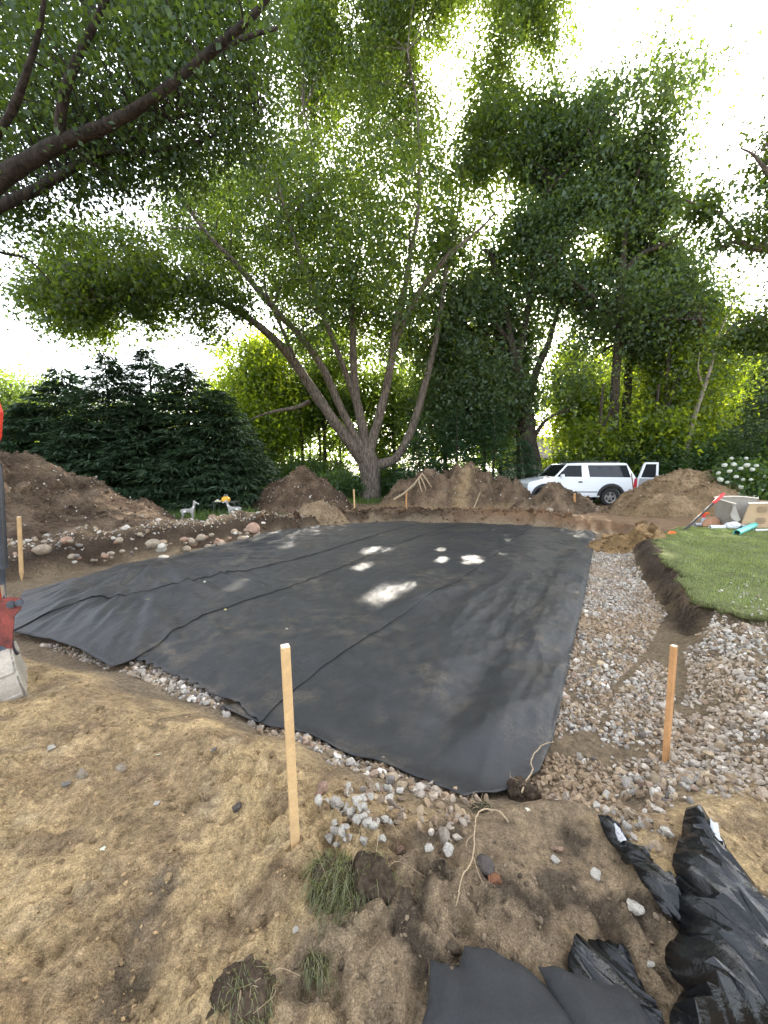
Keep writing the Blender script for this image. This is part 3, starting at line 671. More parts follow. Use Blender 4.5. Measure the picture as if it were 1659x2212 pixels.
# ------------------------------------------------------------------ heaps of earth
def heap(name, label, cx, cy, rx, ry, h, colf, seed, peak=1.0, n_peb=200, ridge=None, group='heaps of dug earth'):
    nr, na = 56, 150
    R = np.linspace(0, 1, nr)[:, None] ** .8; A = np.linspace(0, 2 * math.pi, na, endpoint=False)[None]
    lx, ly = R * np.cos(A) * rx * 1.15, R * np.sin(A) * ry * 1.15
    if ridge: lx = lx + 0
    x, y = (cx + lx).ravel(), (cy + ly).ravel()
    def hz(x, y):
        wx = x + .22 * rx * fbm2(x / rx * 1.1, y / rx * 1.1, 2, seed); wy = y + .2 * ry * fbm2(x / rx * 1.1, y / rx * 1.1, 2, seed + 5)
        r = np.sqrt(((wx - cx) / rx) ** 2 + ((wy - cy) / ry) ** 2)
        core = h * np.clip(1 - np.sqrt(r * r + .02 * peak) , -.3, 1) * 1.1
        if peak > 3: core = h * np.clip(1 - r ** 2.1, -.3, 1)
        if ridge:
            core = core * (1 + ridge * fbm2((x - cx) * .9, (y - cy) * .6, 3, seed + 9))
        return core + np.clip(core, 0, .5) * min(1, h) * (.42 * fbm2(x * 1.3, y * 1.3, 4, seed + 2) + .26 * np.abs(fbm2(x * 4.2, y * 4.2, 3, seed + 4)))
    zz = hz(x, y); base = hfun(x, y)
    z = base + np.where(zz > 0, zz, zz * .6) - .03
    rim = (np.repeat(R, na, 1).ravel() > .97); z[rim] = np.minimum(z[rim], base[rim] - .05)
    V = np.stack([x - cx, y - cy, z], -1)
    i = np.arange(nr - 1)[:, None] * na; j = np.arange(na)[None]; k = (j + 1) % na
    F = np.stack([i + j, i + na + j, i + na + k, i + k], -1).reshape(-1, 4)
    me = npmesh(name, V, F, M['mound'], True, col=colf(x, y, z, base))
    o = add(name, me, None, (cx, cy, 0)); tag(o, label, 'earth heap', group)
    r = np.random.default_rng(seed)
    if n_peb:
        a = r.uniform(0, 2 * math.pi, n_peb); q = np.sqrt(r.random(n_peb)) * .95
        px, py = cx + rx * q * np.cos(a), cy + ry * q * np.sin(a)
        pz = hfun(px, py) + hz(px, py); s = .022 * np.exp(r.normal(0, .45, n_peb))
        V, Fx, Cx = scatter_stones(np.column_stack([px - cx, py - cy, pz]), s, stone_cols(n_peb, r, .75, .25), ICO1, r, 8)
        tag(add('pebbles', npmesh('pebbles', V, Fx, M['stone'], False, col=Cx), o), kind='stuff')
    n_c = int(90 * rx); a = r.uniform(0, 2 * math.pi, n_c); q = np.sqrt(r.random(n_c)) * 1.12; px, py = cx + rx * q * np.cos(a), cy + ry * q * np.sin(a); pz = hfun(px, py) + np.maximum(hz(px, py), 0); s = .04 * np.exp(r.normal(0, .5, n_c))
    V, Fx, Cx = scatter_stones(np.column_stack([px - cx, py - cy, pz]), s, colf(px, py, pz, hfun(px, py)) * r.uniform(.6, 1.25, (n_c, 1)), ICO1, r, 8, planes=1, dmin=.7, dmax=.95)
    tag(add('clods', npmesh('clods', V, Fx, M['mound'], False, col=Cx), o), kind='stuff')
    return lambda px, py: float((hfun(np.array([px]), np.array([py])) + hz(np.array([px]), np.array([py])))[0])
def plain(c0, c1, seed, s=1.2):
    def f(x, y, z, b):
        k = sstep(-.35, .5, fbm2(x * s, y * s, 4, seed))[:, None]
        return np.array(c0) * (1 - k) + np.array(c1) * k
    return f
def streaked(x, y, z, b):
    c_ = plain((.125, .085, .055), (.21, .145, .092), 95)(x, y, z, b)
    k = np.exp(-(((x - 3.1 - .35 * (z - .8)) + .18 * fbm2(x * 2, z * 2, 2, 96)) / .28) ** 2) * (y < 16.2)
    k = np.maximum(k, .8 * sstep(.30, .0, z - b - .15 * fbm2(x, y, 2, 98)))
    return mixc(c_, (.34, .235, .13), k * .9)
hzL = heap('earth_heap', 'biggest dark earth heap rising beside the digger arm and the spruces', -9.6, 9.8, 4.3, 3.0, 2.1, plain((.10, .068, .045), (.19, .135, .09), 91), 101, 1.2, 420)
hzC = heap('earth_heap', 'steep cone of dark earth in front of the sunlit woods, beside the big maple trunk', -3.2, 15.6, 2.25, 1.9, 1.62, plain((.11, .073, .048), (.18, .122, .08), 92), 103, .6, 300)
hzW = heap('earth_heap', 'wide dark earth heap with a pale sandy streak and roots, past the far cloth edge', 3.0, 16.3, 3.3, 1.75, 1.55, streaked, 105, 4, 380, ridge=.5)
hzS = heap('earth_heap', 'brown earth heap hiding the front wheel of the white truck', 6.65, 14.7, 1.75, 1.35, 1.08, plain((.13, .09, .058), (.25, .175, .11), 94), 107, 1.5, 160)
hzR = heap('earth_heap', 'big smooth heap of sandy brown soil behind the open cardboard box', 10.95, 14.1, 3.0, 2.0, 1.45, plain((.25, .17, .095), (.36, .25, .145), 97), 109, 4, 50)
hzs = heap('sand_heap', 'small flat pinkish sand heap at the foot of the steep dark cone', -2.15, 12.55, .95, .6, .36, plain((.25, .175, .105), (.34, .245, .15), 98), 111, 4, 24)
hzt = heap('sand_heap', 'flat topped tan sand heap blocking the gravel trench beside the lawn', 5.62, 8.75, .95, .62, .36, plain((.27, .17, .078), (.35, .225, .11), 99), 113, 4, 6)
tops = {'L': hzL, 'C': hzC, 'W': hzW, 'S': hzS, 'R': hzR}
# crumbly clods along the far lip of the pit
n = 700
t = rng.random(n); px = -3.5 + 9.5 * t; py = np.interp(px, [-3.5, -2.1, 0, 2.7, 5.2, 6.0], [10.2, 12.2, 13.8, 13.55, 13.2, 12.4]) + rng.normal(.15, .25, n)
s = .04 * np.exp(rng.normal(0, .55, n))
V, Fx, Cx = scatter_stones(np.column_stack([px, py, hfun(px, py) + s * .3]), s, np.where((px > 2.5)[:, None], np.array([.21, .125, .07]), np.array([.11, .07, .042])) * rng.uniform(.6, 1.4, (n, 1)), ICO1, rng, 10)
tag(add('soil_clods', npmesh('soil_clods', V, Fx, M['mound'], False, col=Cx)), 'broken clods of earth along the far lip of the pit', 'soil clods', kind='stuff')

# ------------------------------------------------------------------ lawn sod and grass
def fill(poly, step, jit=.3, r=rng, along=None, stretch=1):
    if along is not None:                                     # long facets running with the folds
        a, b = along; R = np.array([[a, b], [-b, a]]); S = np.array([1 / stretch, 1])
        v, t = fill((poly @ R.T) * S, step, jit, r); return (v / S) @ R, t
    lo, hi = poly.min(0), poly.max(0)
    q = np.stack(np.meshgrid(np.arange(lo[0], hi[0], step), np.arange(lo[1], hi[1], step)), -1).reshape(-1, 2)
    q = q + r.uniform(-jit, jit, q.shape) * step
    q = q[sdist(poly, q[:, 0], q[:, 1]) > step * .45]
    n = len(poly); pts = [Vector(p) for p in poly] + [Vector(p) for p in q]
    v, e, f = delaunay_2d_cdt(pts, [(i, (i + 1) % n) for i in range(n)], [], 1, 1e-6)[:3]
    return np.array([p[:] for p in v]), np.array([t for t in f if len(t) == 3])
lp = lin(np.vstack([LAWN, LAWN[:1]]), 420)[:-1]
edge_w = np.column_stack([wob(lp[:, 0], lp[:, 1], 2.2, .11, 21) + wob(lp[:, 0], lp[:, 1], 7, .04, 22)] * 2)
nrm = np.roll(lp, -1, 0) - np.roll(lp, 1, 0); nrm = np.column_stack([nrm[:, 1], -nrm[:, 0]]); nrm /= np.linalg.norm(nrm, axis=1)[:, None]
if sdist(LAWN, *(lp[:1] + nrm[:1] * .05).T)[0] > 0: nrm = -nrm
lp = lp + nrm * (edge_w + .02 + .085 * noise2(lp[:, 0] * 5, lp[:, 1] * 5, 88)[:, None] + .04 * noise2(lp[:, 0] * 17, lp[:, 1] * 17, 89)[:, None])
lq, lf_ = fill(lp, .12)
lz = np.maximum(hfun(lq[:, 0], lq[:, 1]), .085) + .02
lawn = add('lawn', npmesh('lawn', np.column_stack([lq, lz]), lf_, mat('lawn_sod', (.12, .13, .05), .95, spec=.1, noise=[(2.5, .7, 1.3), (40, .5, 1.4)], bump=[(40, .02)]), True))
md = lawn.modifiers.new('thickness', 'SOLIDIFY'); md.thickness = .05; md.offset = -1
tag(lawn, kind='structure')
def blades(pos, hgt, wid, r, lean=.5):
    n = len(pos); a = r.uniform(0, 2 * math.pi, n); l = np.abs(r.normal(0, lean, n)); la = r.uniform(0, 2 * math.pi, n)
    s = np.column_stack([np.cos(a), np.sin(a), np.zeros(n)]) * (wid / 2)[:, None]
    d = np.column_stack([np.cos(la) * np.sin(l), np.sin(la) * np.sin(l), np.cos(l)]) * hgt[:, None]
    d2 = np.column_stack([np.cos(la) * np.sin(l * 2), np.sin(la) * np.sin(l * 2), np.cos(np.minimum(l * 2, 1.9))]) * hgt[:, None] * .5
    V = np.stack([pos - s, pos + s, pos + d * .55 + s * .7, pos + d * .55 - s * .7, pos + d * .55 + d2], 1).reshape(-1, 3)
    b = np.arange(n)[:, None] * 5
    return V, [b + np.array([[0, 1, 2, 3]]), b + np.array([[3, 2, 4]])]
def grass_obj(name, q, z, hgt, wid, m, r, parent=None, lean=.6, tints=(0, 1)):
    n = len(q); V, F = blades(np.column_stack([q, z]), hgt, wid, r, lean)
    t = np.clip(r.uniform(*tints, n) * .6 + .4 * (.5 + fbm2(q[:, 0] * 1.2, q[:, 1] * 1.2, 3, 90)), 0, 1)
    return add(name, npmesh(name, V, F, m, False, tint=np.repeat(t, 5)), parent)
vis = np.array([(3.4, 3.5), (11, 3.5), (13, 10.1), (7.8, 10.1), (5.2, 7.6), (4.3, 5.8), (3.55, 4.6)])
q = inpoly(vis, 70000, rng); dd = sdist(lp, q[:, 0], q[:, 1])
q = q[(dd > -.015) & (rng.random(len(q)) < .25 + np.clip(dd * 3, 0, 1) * np.clip(1.5 - .12 * (q[:, 1] - 3), .3, 1) * (1 - .85 * sstep(4.4, 3.7, q[:, 1])))]
n = len(q); dd = sdist(lp, q[:, 0], q[:, 1])
z = np.maximum(hfun(q[:, 0], q[:, 1]), .085) + .015
tag(grass_obj('grass', q, z, rng.uniform(.02, .065, n) * (1 + .5 * (dd < .06)) * (.55 + .8 * sstep(-.5, .5, fbm2(q[:, 0] * 1.6, q[:, 1] * 1.6, 3, 91))), np.full(n, .006), M['grass'], rng, lean=.8), 'short mown lawn grass beside the gravel trench', 'grass', kind='stuff')
rb = MB()                                                     # roots hanging out of the cut edge of the turf
el = lp[(lp[:, 0] < 7.2) & (lp[:, 1] > 3.9) & (lp[:, 1] < 9.4)]
for k in range(260):
    e_ = el[rng.integers(0, len(el))] + rng.normal(0, .015, 2); z_ = .12 + rng.uniform(-.10, .0); o_ = np.array([e_[0], e_[1], z_]); L_ = rng.uniform(.05, .22)
    d_ = np.array([-.8 + rng.normal(0, .4), rng.normal(0, .5), 0]); rb.tube(spline([o_, o_ + d_ * L_ * .35 + np.array([0, 0, -.25 * L_]), o_ + d_ * L_ * .6 + np.array([rng.normal(0, .02), rng.normal(0, .03), -L_])], 3), np.linspace(.003, .001, 7), 3, False)
tag(rb.build('hanging_roots', M['root_dark']), 'thin roots hanging from the cut edge of the lawn', 'roots', kind='stuff')
# grass under the trees and round the spruces
q = np.vstack([inpoly(np.array([(-8, 11.3), (-5, 11.7), (-4.4, 13), (-5.2, 17), (-12, 17), (-12, 12.4)]), 7000, rng), inpoly(np.array([(-9, 17), (-1, 17), (3, 19), (6, 27), (-14, 27)]), 16000, rng)])
tag(grass_obj('meadow_grass', q, hfun(q[:, 0], q[:, 1]), rng.uniform(.08, .3, len(q)), rng.uniform(.012, .03, len(q)), M['grass_far'], rng, lean=.5), 'rough grass and weeds under the trees and round the spruces', 'grass', kind='stuff')
# white chips and clover heads strewn on the lawn edge
q = inpoly(np.array([(3.7, 3.8), (4.6, 3.9), (8, 4.4), (7, 5.6), (5, 5.2), (4.1, 4.6)]), 420, rng); n = len(q)
V, Fx, Cx = scatter_stones(np.column_stack([q, np.maximum(hfun(q[:, 0], q[:, 1]), .085) + .035]), .011 * np.exp(rng.normal(0, .4, n)), stone_cols(n, rng, .95, .05), ICO1, rng, 8)
tag(add('stone_chips', npmesh('stone_chips', V, Fx, M['stone'], False, col=Cx)), 'white stone chips strewn in the lawn grass', 'stone chips', kind='stuff')
# ------------------------------------------------------------------ trees
PATCH = [(825, 1285, .42), (872, 1272, .26), (800, 1188, .34), (835, 1188, .25), (785, 1222, .30), (955, 1208, .22), (1020, 1208, .34), (612, 1186, .22), (950, 1185, .2),
         (965, 1133, .25), (1100, 1170, .22), (500, 1276, .2), (1085, 1195, .15)]
SUNRAYS = [(np.array([*G(u, v, -.17), -.17]), r * .70) for u, v, r in PATCH]
def sun_gap(C, extra=0):
    """leave openings in the crowns where the sun gets through to the cloth"""
    ok = np.ones(len(C), bool)
    for p, r in SUNRAYS:
        d = C - p; t = d @ SUN; ok &= (np.linalg.norm(d - t[:, None] * SUN, axis=1) > r + extra)
    return ok
LEAF4 = (np.array([(0, 0, 0), (.34, .42, .05), (0, 1, -.06), (-.34, .42, .05)]), [np.array([[0, 1, 2, 3]])])
LEAF3 = (np.array([(-.38, .12, .04), (.38, 0, .04), (.02, 1.0, -.05)]), [np.array([[0, 1, 2]])])
LEAF6 = (np.array([(0, 0, 0), (.36, .22, .04), (.30, .68, 0), (0, 1.05, -.08), (-.30, .68, 0), (-.36, .22, .04)]), [np.array([[0, 1, 2, 3]]), np.array([[0, 3, 4, 5]])])
_mp = [(0, 0), (.18, .12), (.52, .08), (.40, .34), (.62, .62), (.26, .62), (0, 1.05), (-.26, .62), (-.62, .62), (-.40, .34), (-.52, .08), (-.18, .12)]
LEAFM = (np.array([(x, y, .10 * abs(x) - .08 * y * y) for x, y in _mp]), [np.array([[0, 1, 11, 0]])[:, :3], np.array([[1, 2, 3], [1, 3, 5], [3, 4, 5], [11, 9, 10], [11, 7, 9], [9, 7, 8], [1, 5, 11], [5, 7, 11], [5, 6, 7]])])
def leafmesh(name, C, size, m, r, tmpl=LEAF3, up=.7, ctint=None, parent=None, loc=(0, 0, 0)):
    n = len(C)
    N = r.normal(size=(n, 3)) * .62; N[:, 2] += up; N /= np.linalg.norm(N, axis=1)[:, None]
    A = r.normal(size=(n, 3)); A -= (A * N).sum(1)[:, None] * N; A /= np.linalg.norm(A, axis=1)[:, None]; A[:, 2] -= .35
    B = np.cross(N, A); T, Fl = tmpl; k = len(T)
    s = size * r.uniform(.65, 1.25, n)
    V = C[:, None] - np.array(loc) + s[:, None, None] * (T[None, :, 0, None] * B[:, None] + T[None, :, 1, None] * A[:, None] + T[None, :, 2, None] * N[:, None])
    t = np.clip(r.beta(2, 2.6, n) * .75 + (0 if ctint is None else ctint), 0, 1)
    off = (np.arange(n) * k)[:, None, None]
    F = [(f[None] + off).reshape(-1, f.shape[1]) for f in Fl]
    return add(name, npmesh(name, V.reshape(-1, 3), F, m, False, tint=np.repeat(t, k)), parent)
GAPS = [(1085, 470, 34), (1062, 520, 16), (1105, 410, 22), (745, 25, 26), (1000, 55, 36), (905, 35, 22), (955, 130, 18), (838, 402, 20), (712, 345, 22), (640, 285, 24), (380, 560, 26),
        (1215, 722, 24), (1185, 890, 22), (1190, 780, 18), (560, 470, 20), (1150, 160, 40), (1120, 120, 30), (1250, 470, 14), (1310, 720, 16), (90, 430, 26), (250, 540, 30), (330, 470, 22), (150, 560, 22), (480, 355, 14), (905, 705, 18), (785, 800, 20)]
def crown_pts(poly, y0, y1, n, r, thr=.45, fs=1.5, gaps=GAPS, rnd=160, edge=26, seed=1):
    P_ = np.array(poly, float); out = np.zeros((0, 3)); lo, hi = P_.min(0) - edge, P_.max(0) + edge
    while len(out) < n:
        q = r.uniform(lo, hi, (n * 3, 2))
        d = sdist(P_, q[:, 0], q[:, 1]) + edge * 1.6 * fbm2(q[:, 0] / 60, q[:, 1] / 60, 3, seed + 200)
        m = d > 0
        for gu, gv, gr in gaps:
            m &= np.hypot(q[:, 0] - gu, q[:, 1] - gv) > gr * (1 + .5 * noise2(q[:, 0] / 14, q[:, 1] / 14, 7))
        m &= r.random(len(q)) < np.clip(d / 48, .12, 1)
        q, d = q[m], d[m]
        k = np.sqrt(np.clip(d / rnd, .10, 1)); y = (y0 + y1) / 2 + (y1 - y0) / 2 * k * r.uniform(-1, 1, len(q))
        W = D(q[:, 0], q[:, 1], y)
        nz = .65 * vnoise3(W / fs, seed) + .35 * vnoise3(W / (fs * .4), seed + 3)
        out = np.vstack([out, W[nz > thr]])
    return out[:n]
def limb_pts(pts, k=5):
    """(u, v, radius in pixels, depth) -> points and radii in metres"""
    a = np.array(pts, float); W = D(a[:, 0], a[:, 1], a[:, 3]); d = np.linalg.norm(W - np.array([0, 0, CAM_H]), axis=1)
    R = a[:, 2] * a[:, 3] / FPX
    S = spline(np.column_stack([W, R]), k); return S[:, :3], np.maximum(S[:, 3], .006)
def wood(name, pts, rr, m, parent, loc, n=9, lump=.0):
    V, F = tube(pts, rr, n)
    if lump: V = V + (vnoise3(V / (rr.max() * 1.2), 4)[:, None] - .5) * lump * np.repeat(rr, n)[:, None] * .9 * np.sign(V - np.repeat(pts, n, 0))
    q = [f for f in F if len(f) == 4]; e = [f for f in F if len(f) != 4]
    return add(name, npmesh(name, V - np.array(loc), [np.array(q)] + [np.array([f]) for f in e], m, True), parent)
def tree(name, label, base, trunk, limbs, crowns, leaf_m, bark_m, seed, n_leaf, leaf=.13, cl_r=.38, per=26, tmpl=LEAF3, n_branch=160, up=.7, group=None, thr=.45, fs=1.5, gap_extra=0, cat='tree', flat=.75, gaps=GAPS, nseg=12, br=.05):
    r = np.random.default_rng(seed)
    t = thing(name, label, cat, tuple(base), group=group); base = np.array(base); nodes = []
    tp, tr = limb_pts(trunk); wood('trunk', tp, tr, M[bark_m], t, base, nseg, .25); nodes.append(np.column_stack([tp, tr])[len(tp) // 2:])
    for l in limbs:
        lp_, lr_ = limb_pts(l); wood('limb', lp_, lr_, M[bark_m], t, base, max(6, nseg - 3), .2); nodes.append(np.column_stack([lp_, lr_]))
    nodes = np.vstack(nodes)
    tot = sum(c[3] for c in crowns); C = []
    for poly, y0, y1, wgt, *th_ in crowns:
        C.append(crown_pts(poly, y0, y1, int(n_leaf / per * wgt / tot), r, th_[0] if th_ else thr, fs, gaps, seed=seed))
    C = np.vstack(C); C = C[sun_gap(C, .0)]
    # branches from the nearest limb to some of the clumps
    k = r.choice(len(C), min(n_branch, len(C)), replace=False); Vb, Fb, ob = [], [], 0
    for c_ in C[k]:
        dv = c_ - nodes[:, :3]; d = np.linalg.norm(dv, axis=1) + .9 * np.clip(-dv[:, 2], 0, 9)
        a = nodes[np.argmin(d)]; L = np.linalg.norm(c_ - a[:3])
        if L > 3.8 or L < .15: continue
        mid = (a[:3] + c_) / 2 + np.array([0, 0, .10 * L]) + r.normal(size=3) * .09 * L
        pts = spline([a[:3], mid, c_], 4); V, F = tube(pts, np.linspace(min(br * (.35 + L * .18), a[3] * .7), .006, len(pts)), 4, False)
        Vb.append(V); Fb.append(np.array(F) + ob); ob += len(V)
    if Vb: tag(add('branches', npmesh('branches', np.vstack(Vb) - base, np.vstack(Fb), M[bark_m], True), t), kind='stuff')
    n = len(C); off = r.normal(size=(n, per, 3)) * cl_r * r.uniform(.6, 1.3, (n, 1, 1)); off[..., 2] *= flat
    off *= r.gamma(2.2, .45, (n, per, 1))
    ax_ = r.normal(size=(n, 1, 3)); ax_[..., 2] = ax_[..., 2] * .5 - .25; ax_ /= np.linalg.norm(ax_, axis=2, keepdims=True)      # leaves hang along a twig
    off += ax_ * (r.normal(size=(n, per, 1)) * cl_r * 1.15)
    Lc = (C[:, None] + off).reshape(-1, 3); Lc = Lc[sun_gap(Lc)]
    ct = .28 * (np.repeat(vnoise3(Lc[::1] / 1.1, seed + 8), 1) - .35)
    leafmesh('crown', Lc, leaf, M[leaf_m], r, tmpl, up, ct, t, base)
    return t
def tpath(pts, y0, y1=None):
    y1 = y0 if y1 is None else y1; n = len(pts)
    return [(u, v, r_, y0 + (y1 - y0) * i / max(1, n - 1)) for i, (u, v, r_) in enumerate(pts)]

# the big maple by the cone of earth
Y0 = 20.3
b = D(800, 1078, Y0); b[2] = H(b[0], b[1]) - .05
tree('maple_tree', 'big spreading maple with many pale stems, between the dark cone heap and the wide heap', b,
     tpath([(800, 1092, 27), (800, 1075, 24), (801, 1050, 21.5), (799, 1020, 21), (793, 992, 22), (788, 972, 17), (786, 955, 9)], Y0),
     [tpath([(790, 1005, 12.32), (770, 976, 13.20), (742, 937, 11.44), (692, 867, 10.56), (642, 792, 9.68), (600, 740, 8.36), (540, 690, 7.48), (470, 650, 6.16), (400, 626, 5.28), (335, 622, 4.40), (255, 640, 2.82), (175, 652, 1.76)], Y0, 15),
      tpath([(790, 1000, 9.68), (780, 968, 9.68), (760, 930, 8.80), (730, 868, 7.92), (700, 800, 7.48), (652, 730, 7.04), (604, 680, 6.60), (560, 630, 6.16), (512, 572, 5.28), (470, 530, 4.40), (420, 470, 2.82), (380, 400, 1.76)], Y0, 16.5),
      tpath([(792, 990, 9.68), (786, 940, 10.56), (778, 900, 9.68), (768, 850, 8.80), (764, 790, 7.92), (762, 720, 7.04), (758, 630, 5.72), (752, 545, 4.84), (735, 490, 4.40), (700, 440, 3.52), (682, 390, 2.82), (680, 340, 2.29), (655, 240, 1.41)], Y0, 20),
      tpath([(778, 900, 6.16), (752, 820, 6.16), (722, 742, 5.28), (690, 660, 4.40), (652, 565, 3.52), (622, 470, 2.64), (596, 380, 1.76)], Y0, 18),
      tpath([(795, 995, 10.56), (805, 950, 10.56), (822, 890, 9.24), (842, 800, 8.36), (855, 710, 7.48), (874, 625, 6.16), (884, 560, 4.84), (902, 470, 3.87), (906, 380, 3.17), (905, 300, 2.46), (898, 210, 1.94), (880, 110, 1.41)], Y0, 18.5),
      tpath([(846, 780, 6.16), (862, 720, 6.60), (890, 660, 6.60), (925, 605, 6.16), (965, 555, 5.28), (1010, 518, 3.96), (1060, 470, 2.29), (1100, 400, 1.32)], Y0, 18),
      tpath([(801, 1003, 11.44), (826, 1002, 11.00), (856, 988, 9.68), (882, 945, 8.80), (904, 882, 7.92), (926, 800, 7.04), (944, 720, 6.16), (955, 640, 5.28), (966, 565, 4.05), (985, 480, 2.99), (1000, 380, 1.94)], Y0, 21),
      tpath([(668, 868, 4.40), (640, 880, 3.96), (600, 887, 2.99), (566, 896, 1.94), (530, 912, 1.23)], 19.5, 17.5),
      tpath([(642, 792, 4.40), (622, 740, 3.96), (600, 690, 3.52), (570, 620, 2.64)], 18.7, 17.5)],
     [([(30, 560), (70, 690), (140, 720), (230, 735), (265, 690), (350, 715), (450, 755), (520, 715), (545, 640), (470, 560), (300, 480), (120, 500)], 14, 19.5, 1.1),
      ([(420, 600), (540, 640), (600, 700), (690, 790), (740, 745), (830, 770), (900, 800), (945, 760), (985, 610), (1050, 470), (1060, 380), (1030, 250), (960, 200), (900, 60), (860, -200), (640, -130), (600, 60), (610, 220), (530, 320), (340, 400), (330, 520)], 18.2, 26, 5.2),
      ([(1040, 420), (1100, 380), (1150, 290), (1190, 200), (1235, 90), (1215, -40), (1120, -120), (860, -200), (880, 60), (960, 220)], 17.5, 24, 1.5, .49),
      ([(420, 600), (560, 660), (640, 760), (700, 800), (800, 780), (900, 800), (960, 640), (1040, 470), (1000, 300), (900, 250), (700, 250), (560, 330), (430, 430)], 14.5, 18, .28)],
     'leaf_maple', 'bark', 21, 310000, .138, .36, 36, n_branch=700, thr=.46, fs=1.7, nseg=14)

# the shade tree reaching in over the digger
b = np.array([-9.6, 6.6, 0.]); b[2] = hzL(-9.6, 6.6) - .1
tr = [(-330, 1010, 31.6, 6.9), (-310, 900, 28.8, 6.9), (-270, 760, 25.9, 6.9), (-200, 610, 24.0, 7.0), (-130, 510, 22.1, 7.0)]
tree('shade_tree', 'large dark tree whose thick limbs reach in overhead above the digger arm', b, tr,
     [[(-150, 520, 19.2, 7), (-80, 450, 18.2, 7), (0, 385, 17.3, 7), (70, 342, 14.9, 7), (140, 306, 13.0, 7), (210, 280, 11.5, 6.9), (270, 250, 10.1, 6.9), (340, 205, 8.6, 6.8), (410, 150, 7.7, 6.8), (470, 100, 8.2, 6.7), (540, 40, 6.2, 6.6), (600, -30, 3.8, 6.5)],
      [(140, 306, 9.6, 7), (130, 270, 9.6, 6.9), (135, 225, 9.1, 6.8), (150, 170, 8.2, 6.7), (175, 110, 7.2, 6.6), (205, 50, 6.2, 6.5), (235, -20, 5.2, 6.4), (260, -120, 2.9, 6.2)],
      [(-150, 520, 14.4, 7), (-70, 480, 12.5, 7.3), (0, 445, 10.6, 7.6), (60, 418, 9.6, 7.8), (120, 385, 8.2, 8), (180, 350, 6.2, 8.1), (230, 330, 4.8, 8.2), (330, 328, 3.4, 8.3), (420, 308, 2.9, 8.4), (500, 282, 1.9, 8.5), (560, 262, 1.1, 8.6)],
      [(225, 332, 3.4, 8.2), (270, 308, 2.9, 8.2), (330, 272, 2.6, 8.2), (410, 248, 2.1, 8.2), (490, 235, 1.4, 8.2), (560, 220, 0.9, 8.2)],
      [(410, 150, 5.8, 6.8), (460, 115, 5.2, 6.9), (520, 85, 4.3, 7), (600, 60, 2.9, 7.1)],
      [(-200, 560, 12.5, 7), (-120, 430, 10.6, 6.5), (-40, 330, 8.6, 6.2), (20, 250, 7.2, 6), (60, 150, 5.8, 5.8), (90, 40, 4.3, 5.6), (100, -80, 2.4, 5.4)],
      [(0, 445, 4.8, 7.6), (-40, 520, 3.8, 7.8), (0, 545, 2.9, 8), (60, 560, 1.9, 8.2), (110, 610, 1.1, 8.3)]],
     [([(-160, -220), (-160, 470), (0, 520), (70, 505), (150, 415), (250, 395), (400, 385), (540, 330), (610, 210), (640, 60), (640, -120), (500, -220)], 7.0, 12.5, 1),
      ([(-60, -100), (-60, 330), (100, 300), (300, 180), (450, 120), (560, 20), (500, -120)], 5.6, 7, .025), ([(0, 470), (150, 400), (330, 330), (520, 260), (600, 250), (560, 350), (360, 400), (150, 440), (40, 540)], 7.2, 9.5, .07)],
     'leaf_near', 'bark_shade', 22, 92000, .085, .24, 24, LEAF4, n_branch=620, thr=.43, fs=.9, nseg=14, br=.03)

# the tall trees past the truck
Y1 = 21.5
b = D(1152, 1050, Y1); b[2] = H(b[0], b[1]) - .05
tree('tall_tree', 'thick dark trunked tree at the end of the wooden fence beside the sunny gap', b,
     tpath([(1156, 1060, 22), (1152, 1010, 19), (1142, 960, 17), (1136, 900, 16), (1129, 850, 14), (1118, 800, 11), (1106, 745, 8), (1096, 690, 6), (1082, 620, 4), (1062, 550, 2.5)], Y1),
     [tpath([(1137, 890, 10), (1150, 830, 9), (1166, 785, 7.5), (1185, 740, 6), (1200, 690, 4.5), (1222, 630, 3)], Y1, 20.5),
      tpath([(1118, 800, 7), (1135, 700, 6), (1150, 600, 5), (1172, 440, 4), (1225, 368, 3.4), (1290, 290, 3), (1360, 212, 2.2), (1425, 145, 1.4)], Y1, 20),
      tpath([(1145, 960, 7), (1165, 925, 4.5), (1190, 900, 3), (1240, 880, 2)], Y1, 20),
      tpath([(1106, 745, 6), (1060, 690, 5), (1010, 640, 4), (960, 610, 2.5)], Y1, 21)],
     [([(880, 900), (880, 800), (930, 690), (960, 600), (1040, 500), (1090, 430), (1130, 470), (1190, 560), (1205, 660), (1180, 740), (1140, 790), (1150, 860), (1110, 930), (980, 940)], 20.3, 27, 3),
      ([(1060, 500), (1080, 330), (1130, 230), (1190, 130), (1235, 230), (1290, 200), (1340, 260), (1300, 400), (1220, 520), (1150, 570)], 18.5, 25, 2.2, .49),
      ([(950, 660), (1040, 590), (1110, 590), (1155, 690), (1165, 850), (1120, 940), (1000, 950), (930, 900)], 19, 25.5, 3)],
     'leaf_dark', 'bark_dark', 23, 170000, .16, .46, 32, n_branch=340, thr=.43, fs=1.7)
Y2 = 20.5
b = D(1326, 1010, Y2); b[2] = H(b[0], b[1]) - .05
